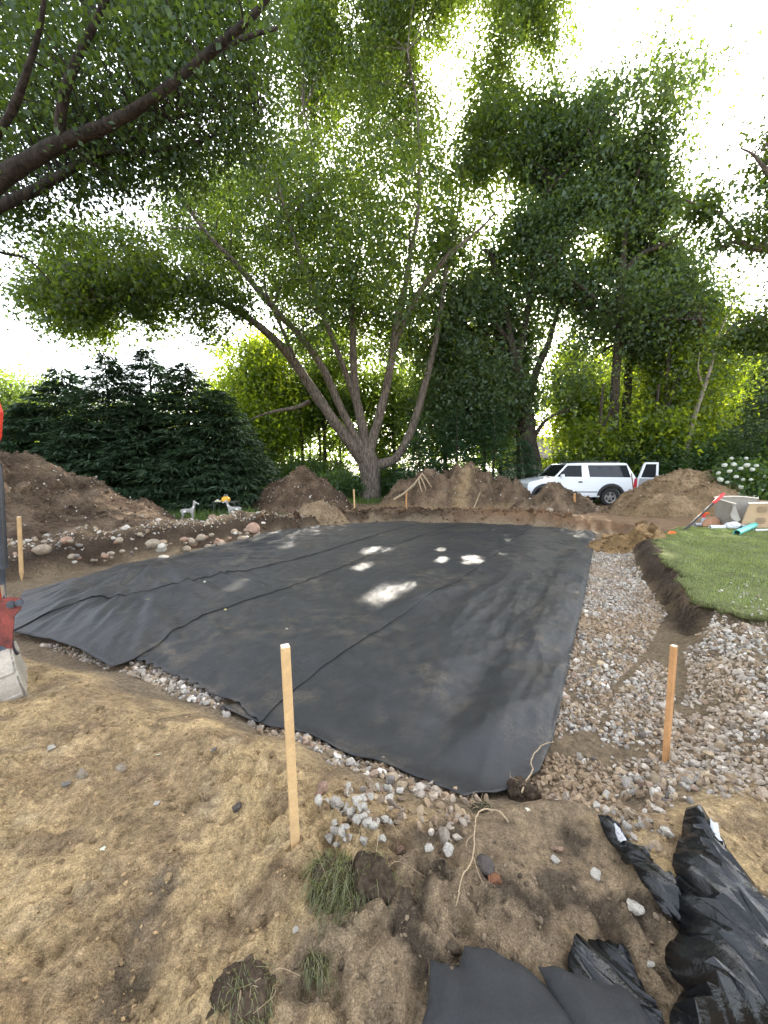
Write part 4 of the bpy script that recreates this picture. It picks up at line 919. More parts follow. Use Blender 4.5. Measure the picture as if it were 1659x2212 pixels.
tree('tall_tree', 'tall straight tree behind the truck, the thicker of two close dark trunks', b,
     tpath([(1322, 1040, 12), (1325, 985, 10), (1326, 900, 9.5), (1330, 820, 8.5), (1335, 740, 8), (1340, 640, 7), (1346, 560, 6), (1352, 480, 5), (1370, 400, 4), (1400, 300, 3), (1428, 200, 2), (1445, 120, 1.2)], Y2, 18.5),
     [tpath([(1346, 590, 5), (1380, 552, 5.5), (1430, 530, 4.5), (1472, 500, 2.5), (1500, 470, 1.5)], 20, 18.5),
      tpath([(1352, 480, 4), (1320, 400, 3), (1290, 340, 2.4), (1270, 280, 1.5)], 19.8, 19),
      tpath([(1335, 740, 4), (1380, 700, 4), (1440, 690, 3), (1510, 690, 2)], 20, 18),
      tpath([(1336, 700, 4), (1280, 640, 3.5), (1230, 600, 2.5), (1190, 560, 1.6)], 20, 19)],
     [([(1190, 720), (1150, 560), (1200, 420), (1280, 320), (1330, 280), (1400, 330), (1480, 330), (1480, 520), (1545, 590), (1550, 690), (1450, 740), (1380, 760), (1300, 730), (1240, 770)], 17.5, 24, 5),
      ([(1170, 790), (1240, 730), (1330, 745), (1480, 715), (1570, 770), (1560, 870), (1450, 900), (1380, 850), (1240, 880), (1180, 860)], 18.5, 22.5, .5, .54),
      ([(1290, 320), (1320, 190), (1350, 150), (1380, 170), (1420, 70), (1460, 110), (1525, 95), (1530, 190), (1500, 230), (1470, 330), (1400, 360)], 17, 20.5, .32, .56)],
     'leaf_dark', 'bark_dark', 24, 112000, .16, .48, 30, n_branch=420, thr=.53, fs=1.6)
Y3 = 21.2
b = D(1352, 1010, Y3); b[2] = H(b[0], b[1]) - .05
tree('tall_tree', 'slimmer of the two close dark trunks behind the truck', b,
     tpath([(1349, 1040, 11), (1351, 985, 9), (1353, 900, 8.5), (1358, 800, 7.5), (1363, 720, 6.5), (1372, 600, 5), (1380, 500, 3.5), (1400, 420, 2)], Y3),
     [tpath([(1358, 800, 4), (1400, 740, 3), (1450, 700, 2)], Y3, 20)],
     [([(1300, 700), (1310, 560), (1350, 430), (1430, 420), (1470, 560), (1450, 700), (1380, 740)], 20, 24, 1)],
     'leaf_dark', 'bark_dark', 25, 16000, .15, .42, 26, n_branch=60)
Y4 = 19.5
b = D(1440, 1010, Y4); b[2] = H(b[0], b[1]) - .05
tree('young_tree', 'slender young tree with bright green leaves beside the leaning bare stem', b,
     tpath([(1440, 1030, 6), (1440, 985, 5), (1438, 900, 5), (1442, 800, 4), (1447, 740, 3.2), (1452, 680, 2)], Y4),
     [tpath([(1440, 860, 3), (1470, 810, 2.4), (1500, 770, 1.4)], Y4)],
     [([(1390, 940), (1380, 830), (1420, 720), (1480, 640), (1560, 650), (1600, 760), (1590, 900), (1500, 960)], 18.5, 23, 1)],
     'leaf_light', 'bark_dark', 26, 30000, .14, .36, 24, n_branch=90, thr=.50, fs=1.2)
Y5 = 18.5
b = D(1484, 1010, Y5); b[2] = H(b[0], b[1]) - .05
t = thing('dead_tree', 'pale leaning leafless stem among the bright green leaves near the hydrangea', 'dead tree', tuple(b))
lp_, lr_ = limb_pts(tpath([(1478, 1030, 6), (1485, 965, 5.5), (1500, 900, 4.5), (1520, 840, 4), (1536, 790, 3), (1548, 740, 2), (1580, 660, 1.4), (1610, 610, .8)], Y5))
wood('trunk', lp_, lr_, M['bark_pale'], t, b, 8, .2)
lp_, lr_ = limb_pts(tpath([(1520, 840, 2.4), (1508, 800, 1.8), (1512, 760, 1)], Y5)); wood('limb', lp_, lr_, M['bark_pale'], t, b, 6)
b = D(1262, 1010, 24.); b[2] = H(b[0], b[1]) - .05
tree('young_tree', 'low yellow green tree glowing in the sun behind the truck roof', b,
     tpath([(1262, 1030, 4), (1262, 960, 3.5), (1256, 880, 2.6), (1250, 820, 1.6)], 24),
     [tpath([(1260, 930, 2.4), (1225, 890, 2), (1200, 870, 1)], 24)],
     [([(1185, 950), (1195, 890), (1230, 820), (1290, 790), (1330, 830), (1325, 930), (1290, 985), (1240, 990), (1210, 970)], 22, 26, 1)],
     'leaf_light', 'bark_dark', 27, 15000, .15, .36, 24, n_branch=60, thr=.46)
# the tree reaching in from beyond the lawn
Y6 = 12.0
b = np.array([14.2, 12.0, 0.]); b[2] = H(14.2, 12) - .05
tree('lawn_tree', 'tree past the lawn whose sparse crooked branches reach in beside the cardboard box', b,
     [(1812, 1120, 24, 12), (1805, 1000, 22, 12), (1795, 860, 20, 12), (1785, 740, 17, 12), (1775, 620, 14, 12), (1765, 500, 10, 12), (1760, 380, 6, 12)],
     [[(1785, 700, 10, 12), (1740, 610, 9, 12), (1700, 560, 8, 12), (1659, 538, 7, 12), (1620, 535, 6, 12), (1588, 522, 4, 12), (1555, 540, 2.4, 12)],
      [(1605, 530, 4, 12), (1580, 490, 3.4, 12), (1548, 458, 3, 11.8), (1500, 440, 2, 11.6), (1478, 430, 1.2, 11.5)],
      [(1770, 540, 7, 12), (1715, 440, 5.5, 12), (1660, 375, 4.4, 12), (1628, 335, 2.4, 12), (1600, 320, 1.4, 12)],
      [(1785, 760, 8, 12), (1720, 700, 6, 12.4), (1650, 690, 4, 12.6), (1590, 700, 2.4, 12.8), (1560, 730, 1.4, 12.8)]],
     [([(1575, 560), (1530, 545), (1520, 505), (1560, 450), (1600, 470), (1620, 430), (1590, 380), (1600, 310), (1640, 265), (1720, 220), (1840, 200), (1880, 500), (1850, 780), (1740, 800), (1680, 700), (1640, 640), (1660, 600)], 10.8, 14, 4),
      ([(1500, 470), (1490, 440), (1540, 420), (1575, 450), (1540, 480)], 11.3, 12.3, .35),
      ([(1560, 740), (1580, 690), (1640, 660), (1700, 720), (1700, 800), (1620, 770)], 11.8, 13.4, .9)],
     'leaf_maple', 'bark', 28, 19000, .12, .26, 20, n_branch=220, thr=.53, fs=.9, br=.03)

# trees of the woods beyond
rw = 'trees of the woods behind the heaps'
for i, (u, v0, y, poly, m, lab, n, th) in enumerate([
    (520, 1040, 27, [(470, 1000), (475, 850), (495, 750), (560, 715), (630, 750), (640, 900), (600, 1000), (540, 1040)], 'leaf_light', 'yellow green tree just past the end of the dark spruces', 26000, .50),
    (628, 1040, 31, [(560, 960), (570, 800), (620, 715), (700, 720), (745, 860), (700, 980), (620, 1000)], 'leaf_back', 'sunlit woodland tree seen under the low maple branch', 24000, .49),
    (700, 1040, 29, [(640, 960), (650, 830), (690, 720), (770, 700), (810, 820), (780, 950), (720, 1000)], 'leaf_back', 'pale green tree directly behind the leaning maple stems', 20000, .49),
    (850, 1040, 30, [(760, 980), (765, 800), (810, 690), (900, 680), (935, 800), (920, 950), (860, 1020), (800, 1030)], 'leaf_back', 'leafy green tree behind the fork of the big maple', 26000, .46),
    (960, 1030, 28, [(870, 1000), (880, 830), (940, 720), (1040, 690), (1120, 760), (1130, 920), (1080, 1000), (960, 1020)], 'leaf_dark', 'dense dark tree filling the gap behind the curved low maple stem', 42000, .40),
    (1080, 1030, 33, [(1000, 1000), (1010, 820), (1080, 740), (1130, 800), (1130, 960), (1080, 1010)], 'leaf_back', 'woodland tree glimpsed behind the thick dark trunk', 14000, .47),
    (1235, 1030, 27, [(1170, 900), (1180, 800), (1200, 745), (1260, 730), (1310, 780), (1320, 900), (1290, 980), (1200, 960)], 'leaf_light', 'glowing green tree over the truck hood', 16000, .47),
    (1330, 1030, 31, [(1270, 960), (1275, 820), (1310, 740), (1390, 720), (1430, 800), (1420, 940), (1350, 990)], 'leaf_back', 'leafy tree filling the gap behind the two close trunks', 24000, .44),
    (1480, 1030, 30, [(1420, 960), (1425, 800), (1460, 700), (1540, 680), (1600, 760), (1580, 940), (1500, 990)], 'leaf_light', 'tall bright tree behind the leaning bare stem', 24000, .46),
    (1640, 1030, 24, [(1570, 960), (1580, 820), (1620, 740), (1700, 720), (1780, 800), (1760, 960), (1660, 990)], 'leaf_dark', 'dark leafy tree closing the view past the flowering bush', 24000, .44),
    (570, 1040, 25, [(500, 960), (510, 850), (560, 790), (640, 800), (690, 870), (670, 960), (590, 990)], 'leaf_light', 'low sunlit tree under the small bare maple branch', 22000, .47),
    (1300, 1030, 19.4, [(1235, 990), (1240, 930), (1280, 895), (1315, 915), (1310, 980), (1280, 1000)], 'leaf_light', 'low bright leafy sapling right behind the truck roof', 3600, .50),
    (1420, 1030, 19.0, [(1375, 980), (1378, 920), (1420, 870), (1475, 890), (1480, 960), (1420, 1000)], 'leaf_light', 'low bright leafy sapling behind the open truck door', 5000, .50),
    (1400, 1030, 28, [(1340, 980), (1350, 860), (1400, 790), (1470, 800), (1500, 880), (1470, 980), (1400, 1000)], 'leaf_light', 'bright yellow green tree behind the two close trunks', 20000, .47),
    (1560, 1030, 27, [(1480, 990), (1500, 880), (1560, 800), (1640, 790), (1720, 850), (1700, 990), (1580, 1010)], 'leaf_back', 'leafy green tree beyond the flowering bush', 26000, .46),
    (300, 1030, 32, [(430, 900), (440, 830), (480, 770), (540, 800), (540, 900), (480, 960)], 'leaf_back', 'pale tree showing between the spruces and the woods', 9000, .50),
    (20, 1020, 30, [(-120, 1000), (-120, 850), (-40, 820), (40, 815), (120, 850), (160, 930), (60, 1000)], 'leaf_back', 'pale sunlit tree seen over the dark earth heap by the digger', 22000, .50),
]):
    b = D(u, 1040, y); b[2] = H(b[0], b[1]) - .05
    tree('woodland_tree', lab, b, tpath([(u, v0 + 8, 4.5), (u + 2, 980, 4), (u - 2, 900, 3.4), (u + 3, 830, 2.2)], y),
         [tpath([(u, 930, 2.4), (u + 22, 880, 1.8), (u + 40, 840, 1)], y)], [(poly, y - 2.5, y + 3, 1)], m, 'bark_dark', 300 + i, n, .19, .5, 24, n_branch=50, thr=th, group=rw, fs=1.6, nseg=8)
for i, (u, v1, y, r_, lab) in enumerate([(585, 800, 30, 2.6, 'thin dark trunk beside the end of the spruces'), (652, 800, 27, 3.2, 'thin trunk standing just above the peak of the dark cone heap'), (668, 850, 34, 2.2, 'faint far trunk between the cone heap and the maple'),
                                         (690, 840, 29, 2.8, 'slim straight trunk close to the leaning maple stem'), (610, 860, 33, 2.2, 'faint slim trunk over the slope of the cone heap'), (733, 860, 30, 2.2, 'slim trunk right beside the maple trunk'),
                                         (1118, 820, 24, 4, 'straight narrow trunk close to the thick dark trunk'), (1045, 780, 25, 3, 'dim trunk in the dark foliage past the wide heap'), (1230, 860, 26, 3, 'narrow trunk over the truck hood'), (1395, 820, 24, 3.4, 'narrow trunk over the open rear truck door')]):
    b = D(u, 1040, y); b[2] = H(b[0], b[1]) - .05
    t = thing('slim_tree', lab, 'tree', tuple(b), group='slim trunks in the woods')
    lp_, lr_ = limb_pts(tpath([(u, 1052, r_ * 1.2), (u + 2, 980, r_), (u - 3, 900, r_ * .9), (u + 2, v1, r_ * .6)], y)); wood('trunk', lp_, lr_, M['bark_dark'], t, b, 7, .2)
    r = np.random.default_rng(400 + i); c_ = crown_pts([(u - 45, v1 - 60), (u + 45, v1 - 60), (u + 55, v1 + 40), (u - 55, v1 + 40)], y - 1.5, y + 1.5, 60, r, .4, seed=400 + i)
    leafmesh('crown', (c_[:, None] + r.normal(size=(len(c_), 20, 3)) * .4).reshape(-1, 3), .18, M['leaf_back'], r, parent=t, loc=b)

# far woods closing the view
r = np.random.default_rng(77); n = 3600
u = r.uniform(-420, 2100, n); y = r.uniform(40, 62, n)
top = np.interp(u, [-420, 0, 60, 200, 480, 560, 760, 1130, 1170, 1215, 1260, 1600, 2100], [880, 850, 850, 870, 830, 790, 780, 800, 960, 960, 850, 820, 800]) + 22 * noise2(u / 40, u * 0, 9)
v = top + (1012 - top) * r.random(n) ** .8
C = D(u, v, y); C = C[(C[:, 2] > .3)]
Lc = (C[:, None] + r.normal(size=(len(C), 16, 3)) * np.array([.9, .9, .7])).reshape(-1, 3); Lc[:, 2] = np.maximum(Lc[:, 2], .05)
tag(leafmesh('far_woods', Lc, .48, M['leaf_back'], r), 'far leafy woods closing the view beyond the trees', 'woods', kind='stuff')

# ------------------------------------------------------------------ spruces
def conifer(name, label, x, y, h, rad_, seed, m='needle', n_b=190, spray=.20, group=None, droop=.30, cat='spruce', low=.03, dens=26):
    r = np.random.default_rng(seed); z0 = H(x, y) - .05
    t = thing(name, label, cat, (x, y, z0), group=group)
    mb = MB().tube([(0, 0, 0), (.03, 0, h * .5), (0, .02, h * .98)], [.03 * h * .6, .02 * h * .5, .012], 7); mb.build('trunk', M['bark_dark'], t, True)
    Cs, Ds, Ss = [], [], []
    for k in range(n_b):
        f = low + (1 - low) * (k + r.random()) / n_b; f = f ** 1.1
        L = rad_ * (1 - f) ** .70 * r.uniform(.72, 1.12) + .12; az = r.uniform(0, 2 * math.pi); z = f * h
        nn = int(dens * L + 6); s = r.random(nn) ** .75 ; side = r.normal(0, .17, nn) * L * (1.1 - .6 * s)
        dz = -droop * L * s + .22 * L * s * s * (1 if f > .25 else .55) - np.abs(side) * .22
        d = np.array([math.cos(az), math.sin(az), 0]); e = np.array([-d[1], d[0], 0])
        Cs.append(d * (s * L)[:, None] + e * side[:, None] + np.array([0, 0, 1]) * (z + dz + r.normal(0, .03, nn))[:, None])
        dr = d[None] * .8 + e[None] * np.sign(side)[:, None] * r.uniform(.2, .9, nn)[:, None] + np.array([0, 0, -.25]) + r.normal(0, .2, (nn, 3)); Ds.append(dr / np.linalg.norm(dr, axis=1)[:, None]); Ss.append(np.full(nn, spray) * r.uniform(.7, 1.3, nn))
    C, Dr, S = np.vstack(Cs), np.vstack(Ds), np.concatenate(Ss); n = len(C)
    N = r.normal(0, .35, (n, 3)); N[:, 2] += 1; B = np.cross(N, Dr); B /= np.linalg.norm(B, axis=1)[:, None]
    T = [(0, 0), (.10, .45), (0, 1.1), (-.10, .45)]
    V = C[:, None] + S[:, None, None] * (np.array([a[0] for a in T])[None, :, None] * B[:, None] + np.array([a[1] for a in T])[None, :, None] * Dr[:, None])
    ii = (np.arange(n) * 4)[:, None]
    tint = np.clip(r.beta(2, 2, n) * .7 + .3 * (vnoise3(C / .7 + 9, seed) - .4), 0, 1)
    add('foliage', npmesh('foliage', V.reshape(-1, 3), [ii + np.array([[0, 1, 2, 3]])], M[m], False, tint=np.repeat(tint, 4)), t)
    return t
def topz(v, y): return float(D(0, v, y)[2])
gs = 'dark spruces growing together behind the deer figures'
for i, (u, v, y, rr, lab) in enumerate([(70, 868, 15.6, 2.7, 'outermost low dark spruce rising over the earth heap by the digger'), (150, 795, 16.6, 3.0, 'broad dark spruce second from the digger arm'),
                                        (243, 764, 16.0, 2.9, 'dark spruce with a blunt top in the middle of the dense row'), (335, 752, 16.8, 2.9, 'tallest dark spruce with a thin spiky leader'),
                                        (412, 782, 16.0, 2.9, 'dark spruce with a feathery top above the grey deer'), (478, 840, 15.9, 2.6, 'shorter dark spruce overhanging the table and the second deer'),
                                        (300, 850, 15.4, 2.2, 'front dark spruce touching the ground behind the first deer'), (170, 900, 15.2, 2.1, 'front dark spruce whose skirt meets the slope of the big heap')]):
    x = float(D(u, 1000, y)[0]); conifer('spruce_tree', lab, x, y, topz(v, y), rr * 1.12, 500 + i, group=gs, n_b=330, dens=54, low=.02, spray=.25)
gh = 'green hemlocks past the wide earth heap'
for i, (u, v, y, rr, lab) in enumerate([(905, 935, 19.2, 1.7, 'small hemlock right beside the curved maple stem'), (985, 880, 19.6, 2.3, 'soft green hemlock rising over the sandy streak of the wide heap'),
                                        (1065, 870, 19.4, 2.3, 'broad green hemlock in front of the thick dark trunk'), (1125, 945, 18.8, 1.7, 'low hemlock at the end of the wooden fence')]):
    x = float(D(u, 1000, y)[0]); conifer('hemlock_tree', lab, x, y, topz(v, y), rr, 520 + i, 'hemlock', 170, .20, gh, .42, 'hemlock', .02, 30)
conifer('spruce_tree', 'dark conifer beyond the flowering bush at the far end of the lawn', float(D(1655, 1000, 17.)[0]), 17., topz(770, 17), 2.3, 541, 'needle', 170, .2, None, .3, 'spruce', .03, 28)

# ------------------------------------------------------------------ shrubs
def shrub(name, label, u, v_top, y, rx, seed, m='shrub', n=4200, leaf=.11, group=None, cat='bush'):
    r = np.random.default_rng(seed); p = D(u, 1000, y); x = float(p[0]); z0 = H(x, y) - .03; h = topz(v_top, y) - z0
    t = thing(name, label, cat, (x, y, z0), group=group)
    mb = MB()
    for k in range(7):
        a = r.uniform(0, 6.28); e = (math.cos(a) * rx * .6, math.sin(a) * rx * .5, h * r.uniform(.6, .9)); mb.tube(spline([(0, 0, 0), (e[0] * .35, e[1] * .35, e[2] * .6), e], 3), np.linspace(.025, .006, 7), 5)
    mb.build('stem', M['bark_dark'], t)
    k = n // 18; q = r.normal(size=(k, 3)); q /= np.linalg.norm(q, axis=1)[:, None]; q *= (r.random(k) ** .4)[:, None]
    C = q * np.array([rx, rx * .8, h * .52]) + np.array([0, 0, h * .5]); C = C * (1 + .25 * (vnoise3(C / .5 + 5, seed)[:, None] - .5))
    L = (C[:, None] + r.normal(size=(k, 18, 3)) * .16).reshape(-1, 3); L[:, 2] = np.clip(L[:, 2], .03, None)
    leafmesh('foliage', L, leaf, M[m], r, LEAF3, .8, .25 * (vnoise3(L / .5, seed) - .4), t)
    return t
gsb = 'bushes along the drive behind the truck'
for i, (u, v, y, rx, m, lab) in enumerate([(1205, 975, 19.6, .8, 'leaf_light', 'pale sunlit bush above the fence pickets'), (1282, 965, 20.6, 1.4, 'shrub', 'dark bush behind the truck roof'), (1370, 930, 20.0, 1.6, 'shrub', 'bush behind the open rear door of the truck'),
                                           (1440, 935, 19.0, 1.6, 'shrub', 'rounded green bush just behind the sandy heap'), (1510, 930, 18.6, 1.5, 'shrub', 'green bush under the leaning bare stem'), (1585, 945, 18.0, 1.6, 'shrub', 'dark bush rising behind the flowering bush'), (1690, 930, 17.0, 1.8, 'shrub', 'dark bush at the far corner of the lawn')]):
    shrub('bush', lab, u, v, y, rx, 600 + i, m, 6500, .12, gsb)
gsu = 'low bushes at the edge of the sunlit woods'
for i, (u, v, y, rx, m, lab) in enumerate([(505, 985, 22, 1.6, 'shrub', 'bush low behind the end of the spruces'), (570, 960, 24, 1.8, 'leaf_back', 'sunny bush left of the cone heap peak'), (650, 990, 23, 1.8, 'shrub', 'bush hidden behind the peak of the cone heap'),
                                           (735, 1018, 20.5, 1.5, 'shrub', 'low fresh green bush touching the maple trunk'), (700, 985, 25, 1.8, 'leaf_back', 'pale bush between the cone heap and the maple trunk'), (850, 1010, 22.5, 1.5, 'shrub', 'dark bush under the curved low maple stem'), (930, 1000, 22, 1.5, 'shrub', 'dark bush behind the roots on the wide heap')]):
    shrub('bush', lab.replace('left of', 'beside'), u, v, y, rx, 620 + i, m, 5200, .14, gsu)
# flowering bush
hy = shrub('hydrangea_bush', 'hydrangea bush with round white flower heads beyond the sandy heap', 1612, 1003, 13.6, 1.25, 640, 'shrub', 5200, .12, None, 'flowering bush')
fm = mat('white_petals', (.62, .65, .54), .8, spec=.2, noise=(60, .75, 1.1), bump=[(60, .02)])
r = np.random.default_rng(641); fV = []
for k in range(4):
    V = ICO3[0].copy(); V *= 1 + .16 * (vnoise3(V * 3.2 + 7 * k, k)[:, None] - .5) + r.normal(size=(len(V), 1)) * .05; V[:, 2] *= .8
    fV.append(npmesh('flower_head', V, ICO3[1], fm, False))
for k, (u, v, px) in enumerate([(1565, 1005, 19), (1585, 1003, 16), (1552, 1022, 14), (1576, 1018, 20), (1600, 1012, 13), (1613, 1005, 17), (1625, 1014, 14), (1634, 1006, 11), (1556, 1036, 17), (1571, 1042, 13), (1590, 1030, 17), (1605, 1036, 15), (1600, 1052, 17),
                                (1622, 1036, 11), (1609, 1076, 18), (1632, 1074, 17), (1645, 1058, 12), (1652, 1030, 14), (1640, 1090, 12), (1595, 1066, 11), (1655, 1084, 13), (1612, 990, 12), (1580, 990, 10)]):
    y = 13.6 - .75 * math.sqrt(max(.1, 1 - ((u - 1612) / 75) ** 2)) ; p = D(u, v, y); s = px * y / FPX / 2 * .64 * r.uniform(.7, 1.2)
    o = add('flower_head', fV[k % 4], hy, tuple(np.array(p) - np.array(hy.location)), (r.uniform(-.5, .5), r.uniform(-.5, .5), r.uniform(0, 6)), s)
# ------------------------------------------------------------------ white truck
M['paint'] = mat('white_car_paint', (.72, .74, .76), .28, spec=.5, coat=.4)
M['trim'] = mat('black_plastic_trim', (.022, .022, .024), .55)
M['tyre'] = mat('tyre_rubber', (.02, .02, .02), .85, noise=(30, .7, 1.3))
M['alloy'] = mat('alloy_metal', (.6, .6, .6), .35, metal=.8)
M['lamp'] = mat('red_lamp_lens', (.42, .03, .04), .2)
M['plain_grey'] = mat('grey_door_panel', (.27, .27, .28), .8)
M['seat'] = mat('grey_upholstery', (.10, .10, .11), .9)
def glass(name, k, c=(.02, .022, .026)):
    m = bpy.data.materials.new(name); m.use_nodes = True; N = m.node_tree.nodes; L = m.node_tree.links; b = N['Principled BSDF']
    b.inputs['Base Color'].default_value = (*c, 1); b.inputs['Roughness'].default_value = .04; b.inputs['Specular IOR Level'].default_value = .35
    t = N.new('ShaderNodeBsdfTransparent'); t.inputs['Color'].default_value = (.55, .6, .58, 1)
    s = N.new('ShaderNodeMixShader'); s.inputs[0].default_value = k; L.new(b.outputs[0], s.inputs[1]); L.new(t.outputs[0], s.inputs[2])
    L.new(s.outputs[0], N['Material Output'].inputs['Surface']); return m
M['glass'] = glass('clear_tinted_glass', .6); M['privacy'] = glass('dark_privacy_glass', .05)
TY, TW = 16.5, 1.95
hub = D(1319, 1070, TY)
tx = float(hub[0]) - 3.577; tz = H(tx + 3.5, TY) - .03
tk = thing('truck', 'white two door sport utility truck with its rear barn door open, behind the earth heaps', 'truck', (tx, TY, tz))
def arch(c, r=.50, z=.38, n=12): return [(c + r * math.cos(a), z + r * math.sin(a)) for a in np.linspace(.15, math.pi - .15, n)]
RW, FW = 3.577, .747
prof = [(.03, .50), (.0, .62), (.0, .88), (.04, 1.02), (.14, 1.06), (.55, 1.15), (1.12, 1.255), (1.25, 1.27), (2.4, 1.255), (4.60, 1.235), (4.655, 1.12), (4.67, .72), (4.66, .52)] + arch(RW)[::1] + arch(FW)
mb = MB().prism(prof, lambda s, z: (s, 0, z), lambda s, z: (s, TW, z))
def gy(z): return .02 + .13 * max(0, z - 1.24) / .6
def panel(mb, poly, th=.06, out=0, both=True):
    mb.prism(poly, lambda s, z: (s, gy(z) - out, z), lambda s, z: (s, gy(z) + th, z))
    if both: mb.prism(poly, lambda s, z: (s, TW - gy(z) + out, z), lambda s, z: (s, TW - gy(z) - th, z))
panel(mb, [(1.13, 1.235), (1.22, 1.235), (1.78, 1.80), (1.69, 1.80)])
panel(mb, [(2.33, 1.22), (2.66, 1.22), (2.60, 1.76), (2.33, 1.76)])
panel(mb, [(4.40, 1.22), (4.63, 1.22), (4.29, 1.80), (4.24, 1.80)])
panel(mb, [(1.66, 1.745), (4.30, 1.755), (4.28, 1.83), (1.74, 1.82)])
roof = [(1.70, 1.795), (1.84, 1.835), (2.4, 1.855), (3.6, 1.862), (4.18, 1.852), (4.30, 1.81), (4.27, 1.79), (1.75, 1.78)]
mb.prism(roof, lambda s, z: (s, .135, z), lambda s, z: (s, TW - .135, z))
mb.build('body', M['paint'], tk, True, .012)
def part(name, m, poly, off, th=.012, parent=tk, far=False):
    b_ = MB()
    if far: b_.prism(poly, lambda s, z: (s, TW - gy(z) + off, z), lambda s, z: (s, TW - gy(z) + off - th, z))
    else: b_.prism(poly, lambda s, z: (s, gy(z) - off, z), lambda s, z: (s, gy(z) - off + th, z))
    return b_.build(name, m, parent)
cabw = [(1.27, 1.25), (2.32, 1.245), (2.32, 1.74), (1.80, 1.745)]; rearw = [(2.67, 1.245), (4.42, 1.235), (4.28, 1.755), (2.61, 1.755)]
for f in (False, True):
    part('window', M['glass'], cabw, -.012, far=f); part('window', M['privacy'], rearw, -.004 if not f else -.01, far=f)
b_ = MB().raw([(1.17, .08, 1.26), (1.17, TW - .08, 1.26), (1.70, TW - .19, 1.80), (1.70, .19, 1.80)], [(0, 1, 2, 3)]); b_.build('windshield', M['glass'], tk)
door = [(1.16, .66), (2.37, .66), (2.40, .80), (2.40, 1.215), (1.22, 1.235), (1.14, 1.0)]
dr = MB().prism(door, lambda s, z: (s, -.012, z), lambda s, z: (s, .02, z)).build('door', M['paint'], tk, bevel=.006)
MB().box((2.24, -.02, 1.045), (.17, .03, .06)).build('handle', M['trim'], dr, bevel=.006)
mi = MB(); mi.box((1.40, -.16, 1.30), (.10, .20, .16)).box((1.42, -.04, 1.24), (.05, .1, .05)).build('mirror', M['paint'], tk, bevel=.02)
MB().prism([(1.2, .60), (3.0, .60), (3.0, .635), (1.2, .635)], lambda s, z: (s, -.014, z), lambda s, z: (s, .01, z)).build('rub_strip', M['trim'], tk)
MB().prism([(2.45, 1.06), (2.50, 1.06), (2.50, 1.09), (2.45, 1.09)], lambda s, z: (s, -.006, z), lambda s, z: (s, .01, z)).build('badge', M['alloy'], tk)
MB().prism([(1.15, .40), (3.12, .40), (3.12, .59), (1.15, .59)], lambda s, z: (s, .02, z), lambda s, z: (s, .10, z)).build('rocker_panel', M['paint'], tk)
for c_ in (RW, FW):
    for yy_, sg in ((0, -1), (TW, 1)):
        o1 = arch(c_, .60, .38, 14); i1 = arch(c_, .49, .38, 14)
        MB().prism(o1 + i1[::-1], lambda s, z: (s, yy_ + sg * .045, z), lambda s, z: (s, yy_ - sg * .10, z)).build('wheel_flare', M['trim'], tk)
for c_ in (RW, FW):
    for yy_, sg in ((.12, -1), (TW - .12, 1)):
        w_ = add('wheel', None, tk, (c_, yy_, .38)); R_ = .385
        prof_t = [(.24, -.10), (.33, -.125), (R_ - .01, -.10), (R_, -.05), (R_, .05), (R_ - .01, .10), (.33, .125), (.24, .10)]
        nA = 28; V = [(r_ * math.cos(a), d_, r_ * math.sin(a)) for a in np.linspace(0, 2 * math.pi, nA, endpoint=False) for r_, d_ in prof_t]; k_ = len(prof_t)
        MB().raw(V, [(i * k_ + j, i * k_ + (j + 1) % k_, ((i + 1) % nA) * k_ + (j + 1) % k_, ((i + 1) % nA) * k_ + j) for i in range(nA) for j in range(k_)]).build('tyre', M['tyre'], w_, True)
        rm = MB()
        for k in range(5):
            a = k * 2 * math.pi / 5 + .3; rm.box((.13 * math.cos(a), sg * .07, .13 * math.sin(a)), (.20, .03, .085), Matrix.Rotation(-a, 3, 'Y'))
        rm.tube([(0, sg * .06, 0), (0, sg * .10, 0)], [.07, .06], 12)
        V = [(r_ * math.cos(a), d_, r_ * math.sin(a)) for a in np.linspace(0, 2 * math.pi, 24, endpoint=False) for r_, d_ in [(.245, sg * .10), (.21, sg * .09), (.20, -.05), (.245, -.05)]]
        rm.raw(V, [(i * 4 + j, i * 4 + (j + 1) % 4, ((i + 1) % 24) * 4 + (j + 1) % 4, ((i + 1) % 24) * 4 + j) for i in range(24) for j in range(4)]); rm.build('rim', M['alloy'], w_)
MB().prism([(4.52, .80), (4.67, .80), (4.66, 1.19), (4.555, 1.19)], lambda s, z: (s, -.012, z), lambda s, z: (s + .012, .12, z)).build('tail_light', M['lamp'], tk, bevel=.008)
MB().box((4.72, TW / 2, .58), (.14, TW - .06, .16)).build('bumper', M['alloy'], tk, bevel=.02)
rr_ = MB()
for y_ in (.42, TW - .42):
    rr_.tube([(1.95, y_, 1.87), (2.05, y_, 1.91), (4.0, y_, 1.915), (4.15, y_, 1.87)], .016, 6)
for s_ in (2.45, 3.9): rr_.box((s_, TW / 2, 1.915), (.04, TW - .8, .03))
rr_.build('roof_rack', M['trim'], tk)
MB().box((2.2, .55, .98), (.5, .5, .3)).box((2.42, .55, 1.35), (.12, .48, .62)).build('seat', M['seat'], tk, bevel=.04)
MB().box((2.2, 1.4, .98), (.5, .5, .3)).box((2.42, 1.4, 1.35), (.12, .48, .62)).build('seat', M['seat'], tk, bevel=.04)
a_ = np.linspace(0, 2 * math.pi, 20); MB().tube([(1.68 + .06 * math.cos(t_), .55 + .19 * math.sin(t_), 1.32 + .18 * math.cos(t_)) for t_ in a_], .014, 6).build('steering_wheel', M['trim'], tk)
